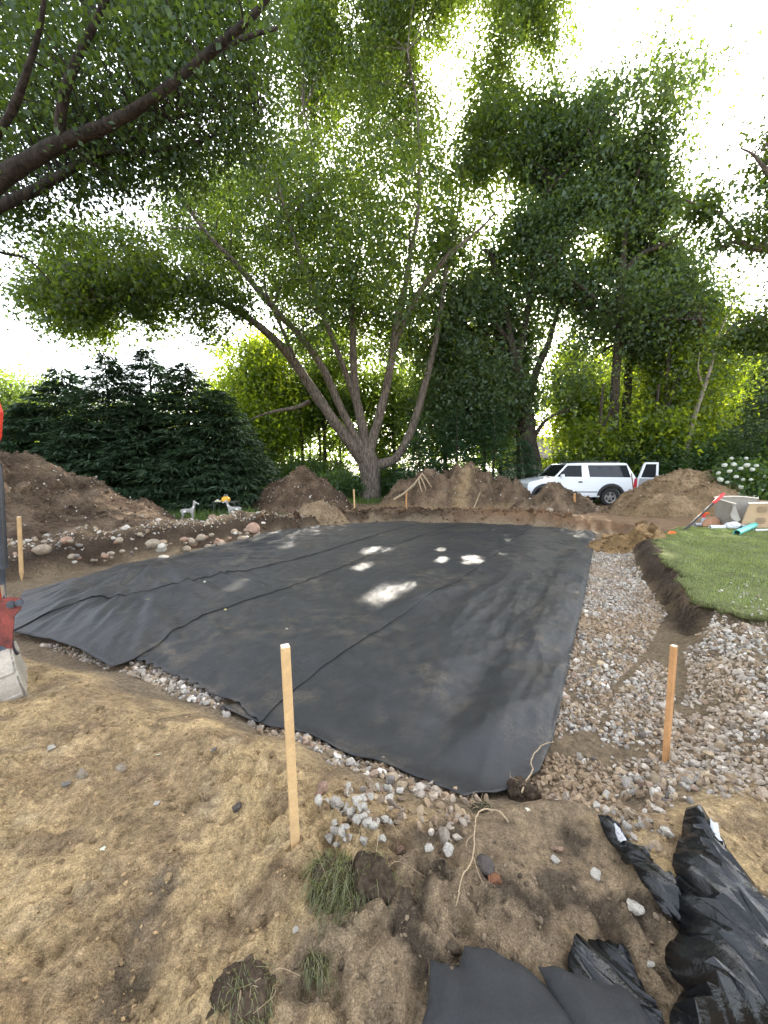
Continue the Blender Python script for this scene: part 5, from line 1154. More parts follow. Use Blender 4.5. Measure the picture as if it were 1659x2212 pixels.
# the far rear door swung open behind the truck
rd = add('rear_door', None, tk, (4.72, .12, 0), (0, 0, rad(-4)))
fr_ = MB(); dp_ = [(.0, .58), (.86, .62), (.88, 1.22), (.84, 1.88), (.30, 1.88), (.16, 1.70), (.04, 1.24)]
fr_.prism([dp_[0], dp_[1], dp_[2], dp_[6]], lambda s, z: (s, -.03, z), lambda s, z: (s, .05, z))
for a__, b__ in (((.82, 1.2), (.80, 1.88)), ((.10, 1.22), (.30, 1.84))):
    fr_.prism([(a__[0] - .04, a__[1]), (a__[0] + .06, a__[1]), (b__[0] + .05, b__[1]), (b__[0] - .04, b__[1])], lambda s, z: (s, -.03, z), lambda s, z: (s, .05, z))
fr_.prism([(.26, 1.80), (.84, 1.80), (.84, 1.88), (.30, 1.88)], lambda s, z: (s, -.032, z), lambda s, z: (s, .048, z)); fr_.build('door_frame', M['paint'], rd, bevel=.01)
MB().prism([(.06, .66), (.80, .66), (.80, 1.20), (.10, 1.20)], lambda s, z: (s, -.045, z), lambda s, z: (s, -.031, z)).build('lower_panel', M['plain_grey'], rd)  # plain grey slab over the lower half of the door
MB().prism([(.13, 1.215), (.80, 1.215), (.79, 1.82), (.31, 1.82)], lambda s, z: (s, .0, z), lambda s, z: (s, .012, z)).build('window', M['privacy'], rd)

# ------------------------------------------------------------------ fence, flag, houses
M['fence'] = mat('weathered_fence_wood', (.17, .15, .13), .9, spec=.15, noise=[(3, .7, 1.25), (25, .7, 1.2)], bump=[(30, .01)])
fx0, fx1, fy = float(D(1148, 1000, 19.9)[0]), float(D(1345, 1000, 19.9)[0]), 19.9
fe = thing('wooden_fence', 'weathered grey picket fence running behind the hood of the white truck', 'fence', (fx0, fy, H(fx0, fy)))
fh = topz(1004, fy) - H(fx0, fy)
pm = MB().prism([(-.055, .05), (.055, .05), (.055, fh - .05), (.0, fh), (-.055, fh - .05)], lambda x, z: (x, -.01, z), lambda x, z: (x, .012, z)).mesh('picket', M['fence'])
n = int((fx1 - fx0) / .125)
for k in range(n): add('picket', pm, fe, (k * .125, 0, rng.normal(0, .018)), (0, rng.normal(0, .012), 0))
for z in (.45, fh - .4): MB().box(((fx1 - fx0) / 2, .035, z), (fx1 - fx0, .04, .09)).build('rail', M['fence'], fe)
for k in range(3): MB().box((k * (fx1 - fx0) / 2, .10, fh / 2), (.1, .1, fh - .1)).build('post', M['fence'], fe)
M['flag_black'] = mat('black_flag_cloth', (.02, .02, .025), .8); M['flag_red'] = mat('red_flag_cloth', (.62, .06, .04), .8)
fp = D(1210, 1000, 19.55); z0 = H(fp[0], 19.55)
fl = thing('flag', 'small black and red pennant flag standing by the fence above the truck hood', 'flag', (float(fp[0]), 19.55, z0))
zt = topz(980, 19.55) - z0
MB().tube([(0, 0, 0), (0, 0, zt + .03)], .014, 6).build('pole', M['trim'], fl)
MB().prism([(.0, zt), (.42, zt - .36), (.33, zt - .42), (.02, zt - .6)], lambda x, z: (x, .02 * math.sin(9 * x), z), lambda x, z: (x, .02 * math.sin(9 * x) + .006, z)).build('cloth', M['flag_black'], fl)
MB().prism([(.10, zt - .16), (.22, zt - .30), (.20, zt - .46), (.09, zt - .52), (.03, zt - .50), (.05, zt - .3)], lambda x, z: (x, .02 * math.sin(9 * x) - .006, z), lambda x, z: (x, .02 * math.sin(9 * x) - .001, z)).build('emblem', M['flag_red'], fl)
M['siding'] = mat('pale_house_siding', (.34, .31, .31), .85); M['roof'] = mat('brown_grey_shingles', (.14, .115, .11), .9, noise=(6, .8, 1.2)); M['brown'] = mat('brown_siding', (.10, .065, .05), .85, noise=(6, .8, 1.2))
M['pane'] = mat('dark_window_pane', (.03, .035, .04), .1); M['white_trim'] = mat('white_window_trim', (.7, .7, .68), .6)
def house(label, x, y, w_, d_, hw, hr, wall, rz=0):
    z0 = H(x, y); t = thing('house', label, 'house', (x, y, z0), rz)
    MB().box((0, 0, hw / 2), (w_, d_, hw)).build('wall', wall, t)
    MB().prism([(-d_ / 2 - .4, hw - .1), (0, hw + hr), (d_ / 2 + .4, hw - .1), (d_ / 2 + .4, hw - .28), (-d_ / 2 - .4, hw - .28)], lambda a, b: (-w_ / 2 - .4, a, b), lambda a, b: (w_ / 2 + .4, a, b)).build('roof', M['roof'], t)
    for k in range(3):
        o = MB(); xx = -w_ / 2 + w_ * (k + .5) / 3
        for dx, dz, sx, sz in ((-.55, 0, .1, 1.3), (.55, 0, .1, 1.3), (0, .65, 1.2, .1), (0, -.65, 1.2, .1)): o.box((xx + dx, -d_ / 2 - .03, hw * .55 + dz), (sx, .08, sz))
        f_ = o.build('window', M['white_trim'], t); MB().box((xx, -d_ / 2 - .015, hw * .55), (1.02, .03, 1.22)).build('pane', M['pane'], f_)
hp = D(1196, 1000, 40.); house('pale house with a brown grey roof half hidden beyond the wooden fence', float(hp[0]), 40., 9, 7, 2.7, 2.2, M['siding'], rad(8))
hp = D(1345, 1000, 46.); house('dark brown house hidden in the leaves behind the truck roof', float(hp[0]), 46., 12, 8, 4.2, 2.6, M['brown'])
hp = D(1520, 1000, 42.); house('small grey house glimpsed beside the leaning bare stem', float(hp[0]), 42., 8, 7, 5.6, 2.2, M['siding'], rad(-12))

# ------------------------------------------------------------------ survey stakes
def stake(label, ub, vb, ut, vt, w_, m='stake', name='wooden_stake', round_=False):
    p = P(ub, vb); q = D(ut, vt, p.y); tpz = Vector(tuple(map(float, q))) - p; t = thing(name, label, 'stake', p, group='stakes round the pit')
    ax = tpz.normalized(); low = -ax * .12
    if round_:
        MB().tube([low, tpz], w_ / 2, 8).build('rod', M[m], t, True); return t
    R = ax.to_track_quat('Z', 'Y').to_matrix() @ Matrix.Rotation(rad(24), 3, 'Z')
    mb_ = MB(); c = [(-1, -1), (1, -1), (1, 1), (-1, 1)]; L = tpz.length
    V = [R @ Vector((a * w_ * .12, b_ * w_ * .12, -.20)) for a, b_ in c] + [R @ Vector((a * w_ / 2, b_ * w_ / 2, -.06)) for a, b_ in c] + [R @ Vector((a * w_ / 2, b_ * w_ / 2, L - .004)) for a, b_ in c]
    mb_.raw(V, [(0, 1, 2, 3)[::-1]] + [(k * 4 + i, k * 4 + (i + 1) % 4, k * 4 + 4 + (i + 1) % 4, k * 4 + 4 + i) for k in (0, 1) for i in range(4)] + [(8, 9, 10, 11)])
    mb_.build('shaft', M[m], t, bevel=0)
    MB().raw([R @ Vector((a * w_ * .5, b_ * w_ * .5, L - .004)) for a, b_ in c] + [R @ Vector((a * w_ * .45, b_ * w_ * .45, L)) for a, b_ in c], [(0, 1, 5, 4), (1, 2, 6, 5), (2, 3, 7, 6), (3, 0, 4, 7), (4, 5, 6, 7)]).build('lit_cut_top', M['stake_top'], t)  # thin cap whose whiter colour stands in for light on the top
    return t
stake('tallest pale wooden stake, nearest of all, in sand at the pointed cloth overlap', 638, 1820, 616, 1394, .033)
stake('tan wooden stake standing in the gravel beside the cloth corner', 1437, 1650, 1456, 1394, .028, 'stake_tan')
stake('thin pale stake on the rocky soil bank by the digger arm', 46, 1229, 41, 1116, .045)
stake('thin wooden stake on bare soil in front of the maple trunk', 766, 1101, 764, 1057, .05)
stake('orange brown stake at the toe of the wide dark heap', 877, 1101, 878, 1061, .05, 'stake_tan')
stake('grey brown stake in front of the heap hiding the truck wheel', 1241, 1107, 1241, 1066, .055, 'stake_tan')
stake('rusty leaning steel rod in front of the truck tail light', 1374, 1105, 1364, 1023, .036, 'rust', 'steel_rod', True)

# ------------------------------------------------------------------ deer figures, table and jug
M['deer'] = mat('grey_brown_deer_coat', (.29, .275, .25), .8, noise=(12, .8, 1.2)); M['deer_white'] = mat('white_deer_patch', (.75, .74, .71), .8); M['eye'] = mat('dark_eye', (.01, .01, .01), .3)
def deer(label, u, v, sgn, hgt, rz=0):
    p = P(u, v); t = thing('deer_statue', label, 'deer figure', p, rz, 'deer figures by the spruces')
    pts = dict(hip=(-.20, 0, .42, .085), belly=(-.02, 0, .40, .088), chest=(.16, 0, .42, .085), neck=(.24, 0, .56, .05), head0=(.275, 0, .70, .042), head=(.335, 0, .71, .038), muz=(.41, 0, .675, .022),
               tail=(-.29, 0, .44, .022), e1=(.255, .05, .80, .012), e2=(.255, -.05, .80, .012))
    ed = [('hip', 'belly'), ('belly', 'chest'), ('chest', 'neck'), ('neck', 'head0'), ('head0', 'head'), ('head', 'muz'), ('hip', 'tail'), ('head0', 'e1'), ('head0', 'e2')]
    for nm, x, s_ in (('fl', .17, .055), ('fr', .19, -.055), ('bl', -.22, .06), ('br', -.19, -.06)):
        if nm[0] == 'f': ch = [(x, s_, .33, .045), (x + .005, s_, .20, .022), (x - .005, s_, .09, .016), (x, s_, 0, .018)]; a = 'chest'
        else: ch = [(x + .02, s_, .34, .060), (x + .04, s_, .24, .034), (x - .035, s_, .16, .020), (x - .02, s_, .08, .016), (x - .015, s_, 0, .018)]; a = 'hip'
        for k, q in enumerate(ch):
            pts[nm + str(k)] = q; ed.append((a, nm + str(k))); a = nm + str(k)
    keys = list(pts); k_ = hgt / .80
    me = bpy.data.meshes.new('body'); me.from_pydata([(pts[q][0] * k_ * sgn, pts[q][1] * k_, pts[q][2] * k_) for q in keys], [(keys.index(a), keys.index(b_)) for a, b_ in ed], [])
    o = add('body', me, t); me.materials.append(M['deer'])
    bm = bmesh.new(); bm.from_mesh(me); lay = bm.verts.layers.skin.verify(); bm.verts.ensure_lookup_table()
    for i_, q in enumerate(keys):
        bm.verts[i_][lay].radius = (pts[q][3] * k_,) * 2; bm.verts[i_][lay].use_root = (q == 'hip')
    bm.to_mesh(me); bm.free(); o.modifiers.new('skin', 'SKIN'); s_ = o.modifiers.new('sub', 'SUBSURF'); s_.levels = s_.render_levels = 2
    for nm, (x, y, z, a, b_, c_), m in [('throat_patch', (.235, -.012, .53, .030, .05, .085), 'deer_white'), ('flank_patch', (-.10, -.072, .385, .075, .022, .045), 'deer_white'), ('muzzle', (.415, 0, .67, .022, .024, .022), 'deer_white'), ('eye_patch', (.335, -.03, .722, .02, .012, .016), 'deer_white'), ('eye', (.338, -.041, .722, .008, .005, .008), 'eye')]:
        V = ICO3[0] * np.array([a, b_, c_]) * k_
        if nm == 'throat_patch': V[:, 0] += V[:, 2] * .35
        add(nm, npmesh(nm, V * np.array([sgn, 1, 1]), ICO3[1], M[m], True), t, (x * k_ * sgn, y * k_, z * k_))
    return t
deer('grey deer figure half behind leaves, facing the yellow jug, in front of the spruces', 407, 1127, 1, .64, rad(-4))
deer('grey and white deer figure with dark head, standing beside the table with the yellow jug', 507, 1120, -1, .62, rad(28))
M['tabletop'] = mat('dark_table_top', (.05, .05, .05), .6); M['jug'] = mat('yellow_plastic', (.75, .36, .01), .45)
tp_ = D(489, 1083, 13.0); tz0 = H(float(tp_[0]), 13.0); th_ = float(tp_[2]) - tz0
tb = thing('garden_table', 'dark thin topped table under the spruces, between the two deer figures', 'table', (float(tp_[0]), 13.0, tz0))
MB().box((0, 0, th_ - .015), (.78, .5, .03)).build('tabletop', M['tabletop'], tb, bevel=.006)
for a_, b_ in ((-1, -1), (1, -1), (-1, 1), (1, 1)): MB().tube([(a_ * .33, b_ * .2, 0), (a_ * .35, b_ * .21, th_ - .02)], .014, 6).build('leg', M['tabletop'], tb)
jx = float(D(488, 1080, 12.95)[0])
jg = thing('jug', 'bright yellow plastic jug with a grey handle standing on the garden table', 'jug', (jx, 12.95, tz0 + th_))
V = [(-.12, -.09), (.12, -.09), (.12, .09), (-.12, .09)]
MB().raw([(a, b_, 0) for a, b_ in V] + [(a, b_, .12) for a, b_ in V] + [(a * .55, b_ * .6, .17) for a, b_ in V], [(0, 1, 2, 3)[::-1]] + [(k * 4 + i, k * 4 + (i + 1) % 4, k * 4 + 4 + (i + 1) % 4, k * 4 + 4 + i) for k in (0, 1) for i in range(4)] + [(8, 9, 10, 11)]).build('body', M['jug'], jg, True, .02)
MB().tube(spline([(-.05, 0, .165), (-.05, 0, .215), (.05, 0, .215), (.05, 0, .165)], 4), .012, 6).build('handle', M['plain_grey'], jg, True)
jx = float(D(472, 1080, 12.9)[0])
tr_ = thing('tray', 'pale cream tray of small things next to the yellow jug', 'tray', (jx, 12.9, tz0 + th_))
MB().box((0, 0, .02), (.2, .16, .04)).build('dish', mat('cream_plastic', (.62, .55, .33), .6), tr_, bevel=.008); MB().box((-.03, 0, .055), (.06, .05, .03)).build('lid', M['white_trim'], tr_, bevel=.006)

# ------------------------------------------------------------------ the digger arm
M['digger_red'] = mat('red_machine_paint', (.52, .035, .015), .45, noise=[(6, .75, 1.15), (60, .8, 1.1)], bump=[(40, .002)])
M['digger_worn'] = mat('worn_red_and_black_steel', (.20, .035, .025), .6, noise=[(11, .25, 1.5), (70, .6, 1.3)], bump=[(50, .004)])
M['steel_dark'] = mat('greasy_dark_steel', (.035, .04, .05), .5, noise=[(12, .6, 1.5), (60, .6, 1.4)])
M['chrome'] = mat('piston_chrome', (.55, .55, .56), .22, metal=1.0)
M['bucket'] = mat('muddy_bucket_steel', (.33, .29, .23), .6, spec=.35, noise=[(7, .72, 1.2), (60, .8, 1.15)], bump=[(12, .006), (80, .002)])
ex = thing('excavator', 'red digger arm with a grey ribbed bucket hanging at the edge of the sand', 'excavator', (-6.4, 3.4, H(-6.4, 3.4)))
eb = np.array(ex.location)
def W_(u, v, y): return np.array(D(u, v, y), float) - eb
EY = 2.85
# bucket: a curved shell swept along its width
right = W_(60, 1468, EY); wdir = np.array([-.74, -.64, -.22]); wdir /= np.linalg.norm(wdir); BW = .62
upv = np.array([0, 0, 1.]); fwd = np.cross(wdir, upv); fwd /= np.linalg.norm(fwd); fwd = fwd if fwd[1] < 0 else -fwd; up2 = np.cross(fwd, wdir); up2 = up2 if up2[2] > 0 else -up2
prof_b = [(a * 1.85, b * 1.6) for a, b in [(-.10, .17), (-.02, .19), (.05, .165), (.10, .11), (.125, .04), (.12, -.04), (.09, -.12), (.03, -.20), (-.06, -.26), (-.16, -.29)]]
def bk(a, b_, w__): return right + fwd * a + up2 * b_ + wdir * w__
sh = MB(); pr = spline(np.array([(a, b_, 0) for a, b_ in prof_b]), 4)[:, :2]; k_ = len(pr); V = []
for w__ in (0, BW):
    V += [bk(a, b_, w__) for a, b_ in pr]
V2 = [bk(a * .9 - .012, b_ * .93, w__) for w__ in (0, BW) for a, b_ in pr]
sh.raw(V + V2, [(i, i + 1, k_ + i + 1, k_ + i) for i in range(k_ - 1)] + [(2 * k_ + i, 3 * k_ + i, 3 * k_ + i + 1, 2 * k_ + i + 1) for i in range(k_ - 1)] + [(i, 2 * k_ + i, 2 * k_ + i + 1, i + 1) for i in range(k_ - 1)] + [(k_ + i, k_ + i + 1, 3 * k_ + i + 1, 3 * k_ + i) for i in range(k_ - 1)])
bkt = sh.build('bucket', M['bucket'], ex, True)
for w__ in (.004, BW - .016):
    MB().prism([tuple(q) for q in pr] + [(-.22, -.05)], lambda a, b_: bk(a, b_, w__), lambda a, b_: bk(a, b_, w__ + .012)).build('side_plate', M['bucket'], bkt)
for i_ in (12, 18, 24, 29):
    a, b_ = pr[i_]; n2 = pr[i_ + 1] - pr[i_ - 1]; n2 = np.array([-n2[1], n2[0]]) / np.linalg.norm(n2); n2 = n2 if n2[0] > -.2 and (n2 @ (pr[i_] - np.array([-.1, -.03]))) > 0 else -n2; tt = np.array([n2[1], -n2[0]])
    MB().prism([(a + n2[0] * .0 + tt[0] * .022, b_ + n2[1] * 0 + tt[1] * .022), (a + n2[0] * .013 + tt[0] * .012, b_ + n2[1] * .013 + tt[1] * .012), (a + n2[0] * .013 - tt[0] * .012, b_ + n2[1] * .013 - tt[1] * .012), (a - tt[0] * .022, b_ - tt[1] * .022)],
               lambda p_, q_: bk(p_, q_, .02), lambda p_, q_: bk(p_, q_, BW - .02)).build('wear_rib', M['bucket'], bkt)
MB().tube([bk(-.05, .27, -.012), bk(-.05, .27, .30)], .062, 20).build('pivot_tube', M['steel_dark'], ex, True)
MB().tube([bk(-.05, .27, -.018), bk(-.05, .27, -.006)], [.05, .05], 16).build('pin_cap', M['bucket'], ex, True)
g_ = MB(); g_.prism([(-.03, .19), (.05, .165), (.10, .06), (.06, .10)], lambda a, b_: bk(a, b_, .05), lambda a, b_: bk(a, b_, .075)); g_.build('gusset', M['bucket'], bkt)
# linkage with pins
lk = MB()
for dy in (-.05, .05):
    lk.prism([(48, 1292), (46, 1316), (32, 1330), (28, 1380), (30, 1418), (-6, 1440), (-12, 1390), (-6, 1330), (-10, 1296), (20, 1290)], lambda u, v: W_(u, v, EY + dy - .015), lambda u, v: W_(u, v, EY + dy + .015))
lk.build('link_plate', M['digger_worn'], ex, bevel=.004)
for u, v, r_ in ((24, 1306, .028), (42, 1302, .026), (-2, 1404, .03)):
    MB().tube([W_(u, v, EY - .08), W_(u, v, EY + .08)], r_, 16).build('pin', M['steel_dark'], ex, True)
    MB().tube([W_(u, v, EY - .09), W_(u, v, EY - .078)], r_ * .55, 10).build('pin_head', M['steel_dark'], ex, True)
MB().tube([W_(10, 1300, EY), W_(-2, 1215, EY)], .017, 14).build('piston_rod', M['chrome'], ex, True)
MB().tube([W_(5, 1262, EY), W_(3, 1225, EY), W_(2, 1222, EY)], [.020, .020, .031], 14).build('gland', M['steel_dark'], ex, True)
MB().tube([W_(3, 1228, EY), W_(-4, 1110, EY), W_(-12, 1000, EY)], .040, 16).build('cylinder', M['steel_dark'], ex, True)
MB().tube(spline([W_(12, 1225, EY - .05), W_(8, 1120, EY - .06), W_(0, 1010, EY - .05), W_(-30, 960, EY)], 5), .010, 8).build('hose', M['trim'], ex, True)
# stick, boom and the machine standing out of sight beside the pit
st_ = MB()
def beam(mb_, pts, hh, ww, y):
    P_ = np.array([W_(u, v, y_) for u, v, y_ in pts]); tg = np.gradient(P_, axis=0); tg /= np.linalg.norm(tg, axis=1)[:, None]; sd = np.array([0, 1., 0]); nn = np.cross(tg, sd); nn /= np.linalg.norm(nn, axis=1)[:, None]
    hh = np.broadcast_to(hh, (len(P_),)); V = []
    for p_, n_, h_ in zip(P_, nn, hh): V += [p_ + n_ * h_ / 2 - sd * ww / 2, p_ + n_ * h_ / 2 + sd * ww / 2, p_ - n_ * h_ / 2 + sd * ww / 2, p_ - n_ * h_ / 2 - sd * ww / 2]
    mb_.raw(V, [(k * 4 + i, k * 4 + (i + 1) % 4, k * 4 + 4 + (i + 1) % 4, k * 4 + 4 + i) for k in range(len(P_) - 1) for i in range(4)] + [(0, 1, 2, 3), tuple(len(V) - 4 + i for i in (0, 1, 2, 3))])
beam(st_, [(-14, 1410, EY), (-44, 1200, EY), (-62, 1020, EY), (-72, 868, EY)], [.12, .16, .2, .16], .13, EY); st_.build('stick', M['digger_red'], ex, bevel=.01)
bm_ = MB(); beam(bm_, [(-42, 985, EY + .02), (-38, 940, EY + .02), (-40, 890, EY + .02), (-54, 850, EY + .02), (-110, 800, EY + .02), (-240, 840, EY + .3), (-340, 960, EY + .5), (-400, 1100, EY + .6)], [.05, .15, .19, .2, .24, .26, .26, .24], .16, EY); bm_.build('boom', M['digger_red'], ex, bevel=.012)
MB().box((0, .1, .95), (1.3, 1.2, .7)).build('engine_house', M['digger_red'], ex, bevel=.06)
MB().box((-.1, .2, 1.75), (.95, .95, .95)).build('cab', M['steel_dark'], ex, bevel=.05)
for y_ in (-.45, .65): MB().box((0, y_, .28), (1.7, .3, .5)).build('track', M['tyre'], ex, bevel=.15)
MB().box((0, .1, .42), (1.0, 1.0, .25)).build('undercarriage', M['steel_dark'], ex)

# ------------------------------------------------------------------ things lying by the lawn
M['aqua'] = mat('aqua_sewer_pipe', (.12, .52, .44), .4, noise=(8, .9, 1.08)); M['pvc'] = mat('white_pvc', (.7, .71, .7), .45); M['pvc_grey'] = mat('grey_pvc', (.38, .40, .42), .5)
M['orange'] = mat('orange_plastic', (.85, .16, .03), .45); M['bag'] = mat('white_wrinkled_bag', (.66, .66, .68), .4, bump=[(14, .05)])
M['card'] = mat('cardboard', (.42, .29, .17), .85, noise=[(3, .85, 1.12), (30, .92, 1.06)]); M['card_in'] = mat('grey_cardboard_lining', (.28, .255, .21), .9, noise=(5, .85, 1.1)); M['card_edge'] = mat('torn_cardboard_edge', (.62, .55, .45), .9); M['ink'] = mat('faded_box_print', (.24, .17, .11), .9)
def pipe(name, label, a, b_, r_, m, cat='pipe', wall=.12):
    a, b_ = np.array(a, float), np.array(b_, float); t = thing(name, label, cat, tuple(a)); d = b_ - a; L = np.linalg.norm(d); n = 20; V = []; ax = d / L
    s1 = np.cross(ax, [0, 0, 1]); s1 /= np.linalg.norm(s1); s2 = np.cross(ax, s1)
    for k, (off, rr2) in enumerate([(0, r_), (L, r_), (L, r_ * (1 - wall)), (0, r_ * (1 - wall))]):
        V += [ax * off + rr2 * (math.cos(q) * s1 + math.sin(q) * s2) for q in np.linspace(0, 2 * math.pi, n, endpoint=False)]
    MB().raw(V, [(k * n + i, k * n + (i + 1) % n, ((k + 1) % 4) * n + (i + 1) % n, ((k + 1) % 4) * n + i) for k in range(4) for i in range(n)]).build('tube', m, t, True); return t
def on(u, v, r_): p = P(u, v); return (p.x, p.y, p.z + r_)
a = on(1591, 1157, .062); c_ = D(1629, 1146, 9.75); pipe('sewer_pipe', 'short aqua green plastic pipe lying in the grass near the cardboard box', a, (float(c_[0]), 9.75, a[2] + .03), .066, M['aqua'])
a = on(1533, 1143, .05); c_ = D(1566, 1141, 9.6); pipe('white_pipe', 'white plastic pipe lying on the lawn beside the wrinkled white bag', a, (float(c_[0]), 9.62, a[2]), .052, M['pvc'])
a = on(1598, 1143, .05); pipe('short_pipe', 'short grey white pipe piece between the white bag and the aqua pipe', a, (a[0] + .26, a[1] + .1, a[2]), .055, M['pvc_grey'])
a = on(1500, 1137, .045); pipe('grey_pipe', 'grey pipe at the lawn edge under the orange topped tool', a, (a[0] + .55, a[1] + .12, a[2]), .045, M['pvc_grey'])
a = on(1548, 1132, .045); pipe('long_grey_pipe', 'longer grey pipe lying behind the reddish lump of clay', a, (a[0] + .55, a[1] + .05, a[2]), .05, M['pvc_grey'])
a = on(1630, 1148, .03); pipe('thin_white_pipe', 'thin white pipe sticking out past the cardboard box bottom', a, (a[0] + .7, a[1] + .05, a[2]), .03, M['pvc'])
p = P(1581, 1143); V = ICO3[0].copy(); V *= 1 + .5 * (vnoise3(V * 2.6 + 3, 5)[:, None] - .5)
o = add('plastic_bag', npmesh('plastic_bag', V * np.array([.17, .12, .11]), ICO3[1], M['bag'], False), None, (p.x, p.y, p.z + .08)); tag(o, 'wrinkled white plastic bag between two pipes on the lawn edge', 'plastic bag')
p = P(1536, 1138); V = ICO3[0].copy(); V *= 1 + .5 * (vnoise3(V * 2.1 + 1, 6)[:, None] - .5); V[:, 2] = np.where(V[:, 2] > 0, V[:, 2] * 1.1, V[:, 2] * .3)
o = add('clay_lump', npmesh('clay_lump', V * np.array([.21, .16, .2]), ICO3[1], mat('reddish_clay', (.40, .215, .125), .95, noise=(14, .75, 1.2), bump=[(20, .02)]), True), None, (p.x, p.y, p.z + .04)); tag(o, 'reddish tan lump of clay among the pipes at the lawn edge', 'clay lump')
p = P(1519, 1131)
t = thing('spray_tool', 'small grey sprayer with an orange top standing behind the clay lump', 'sprayer', p)
MB().tube([(0, 0, -.02), (0, 0, .14), (0, 0, .19)], [.065, .065, .03], 14).build('bottle', M['pvc_grey'], t, True); MB().tube([(0, 0, .18), (0, 0, .27)], [.045, .05], 10).build('neck', mat('pink_red_plastic', (.8, .07, .06), .5), t, True)
MB().box((.01, 0, .30), (.25, .07, .06)).build('spray_head', M['orange'], t, bevel=.012)
p = P(1475, 1146); q = D(1564, 1066, p.y + .35); d = Vector(tuple(map(float, q))) - p
t = thing('digging_bar', 'long black bar with a red end leaning up from the corner of the lawn', 'digging bar', p)
MB().tube([(0, 0, -.03), d * .74], .024, 10).build('shaft', M['trim'], t, True); MB().tube([d * .73, d * .745, d * .985, d], [.03, .04, .042, .03], 12).build('grip', mat('red_rubber_grip', (.62, .045, .04), .5), t, True)
for u, v, s_, lab in ((1450, 1154, .09, 'small orange wedge at the foot of the digging bar'), (1413, 1156, .10, 'bit of orange plastic tape on the tan sand heap edge')):
    p = P(u, v); o = MB().prism([(-1, 0), (1, 0), (.7, .75), (-.2, .95)], lambda a_, b_: (a_ * s_, -.05, b_ * s_), lambda a_, b_: (a_ * s_ * .8, .05, b_ * s_ * .8)).build('orange_wedge', M['orange'], None, loc=p); tag(o, lab, 'orange marker')
# torn open cardboard box
by = 9.75
p0 = D(1601, 1141, by); bz = max(H(float(p0[0]), by), .1) + .02; bx0 = float(p0[0]); bw, bd, bh = 1.0, .75, .66
t = thing('cardboard_box', 'big torn open brown cardboard box with faded printing at the lawn end', 'box', (bx0, by, bz), rad(-3))
def pnl(name, m, pts, th=(0, .012, 0), parent=t): return MB().raw([np.array(q) for q in pts] + [np.array(q) + np.array(th) for q in pts], [tuple(range(len(pts)))[::-1], tuple(range(len(pts), 2 * len(pts)))] + [(i, (i + 1) % len(pts), len(pts) + (i + 1) % len(pts), len(pts) + i) for i in range(len(pts))]).build(name, m, parent)
fpn = pnl('front_panel', M['card'], [(-.02, 0, 0), (.3, -.02, 0), (bw, 0, 0), (bw, -.03, bh * .92), (.55, -.07, bh * .94), (.10, -.05, bh * .93), (.03, -.03, bh * .5)])
pnl('back_panel', M['card_in'], [(-.05, bd, 0), (bw, bd, 0), (bw, bd, bh * 1.06), (.5, bd + .04, bh * 1.12), (-.12, bd + .02, bh * 1.1)])
pnl('side_panel', M['card_in'], [(-.03, .02, 0), (-.05, bd, 0), (-.12, bd, bh * 1.08), (-.05, .3, bh * .93), (-.10, .12, bh * .5)], (.012, 0, 0))
pnl('side_panel', M['card'], [(bw, 0, 0), (bw, bd, 0), (bw, bd, bh), (bw, 0, bh)], (.012, 0, 0))
pnl('bottom_panel', M['card'], [(-.03, 0, .004), (bw, 0, .004), (bw, bd, .004), (-.05, bd, .004)], (0, 0, .01))
pnl('torn_flap', M['card_in'], [(-.10, .12, bh * .84), (-.22, .02, bh * .88), (-.36, -.08, bh * .52), (-.33, -.10, bh * .36), (-.20, -.10, bh * .24), (-.05, -.02, bh * .30)], (.004, .012, 0))
pnl('front_flap', M['card_edge'], [(.08, -.055, bh * .93), (.55, -.075, bh * .945), (bw, -.035, bh * .925), (bw, .10, bh * .97), (.5, .07, bh * .99), (.14, .06, bh * .96)], (0, 0, .012))
MB().tube(spline([(bw, bd, bh * 1.06), (.5, bd + .02, bh * 1.13), (-.13, bd, bh * 1.10), (-.16, .4, bh * 1.0), (-.04, .18, bh * .9)], 5), .022, 7).build('torn_edge', M['card_edge'], t, True)
for r_, zz in ((0, .74), (1, .30)):
    for k in range(4):
        MB().box((.42, -.062 + .0 * r_ + (.012 if zz < .5 else 0), bh * zz + .05 - .04 * k), (.20 + .03 * ((k * 7) % 3), .004, .022)).build('faded_print', M['ink'], fpn)

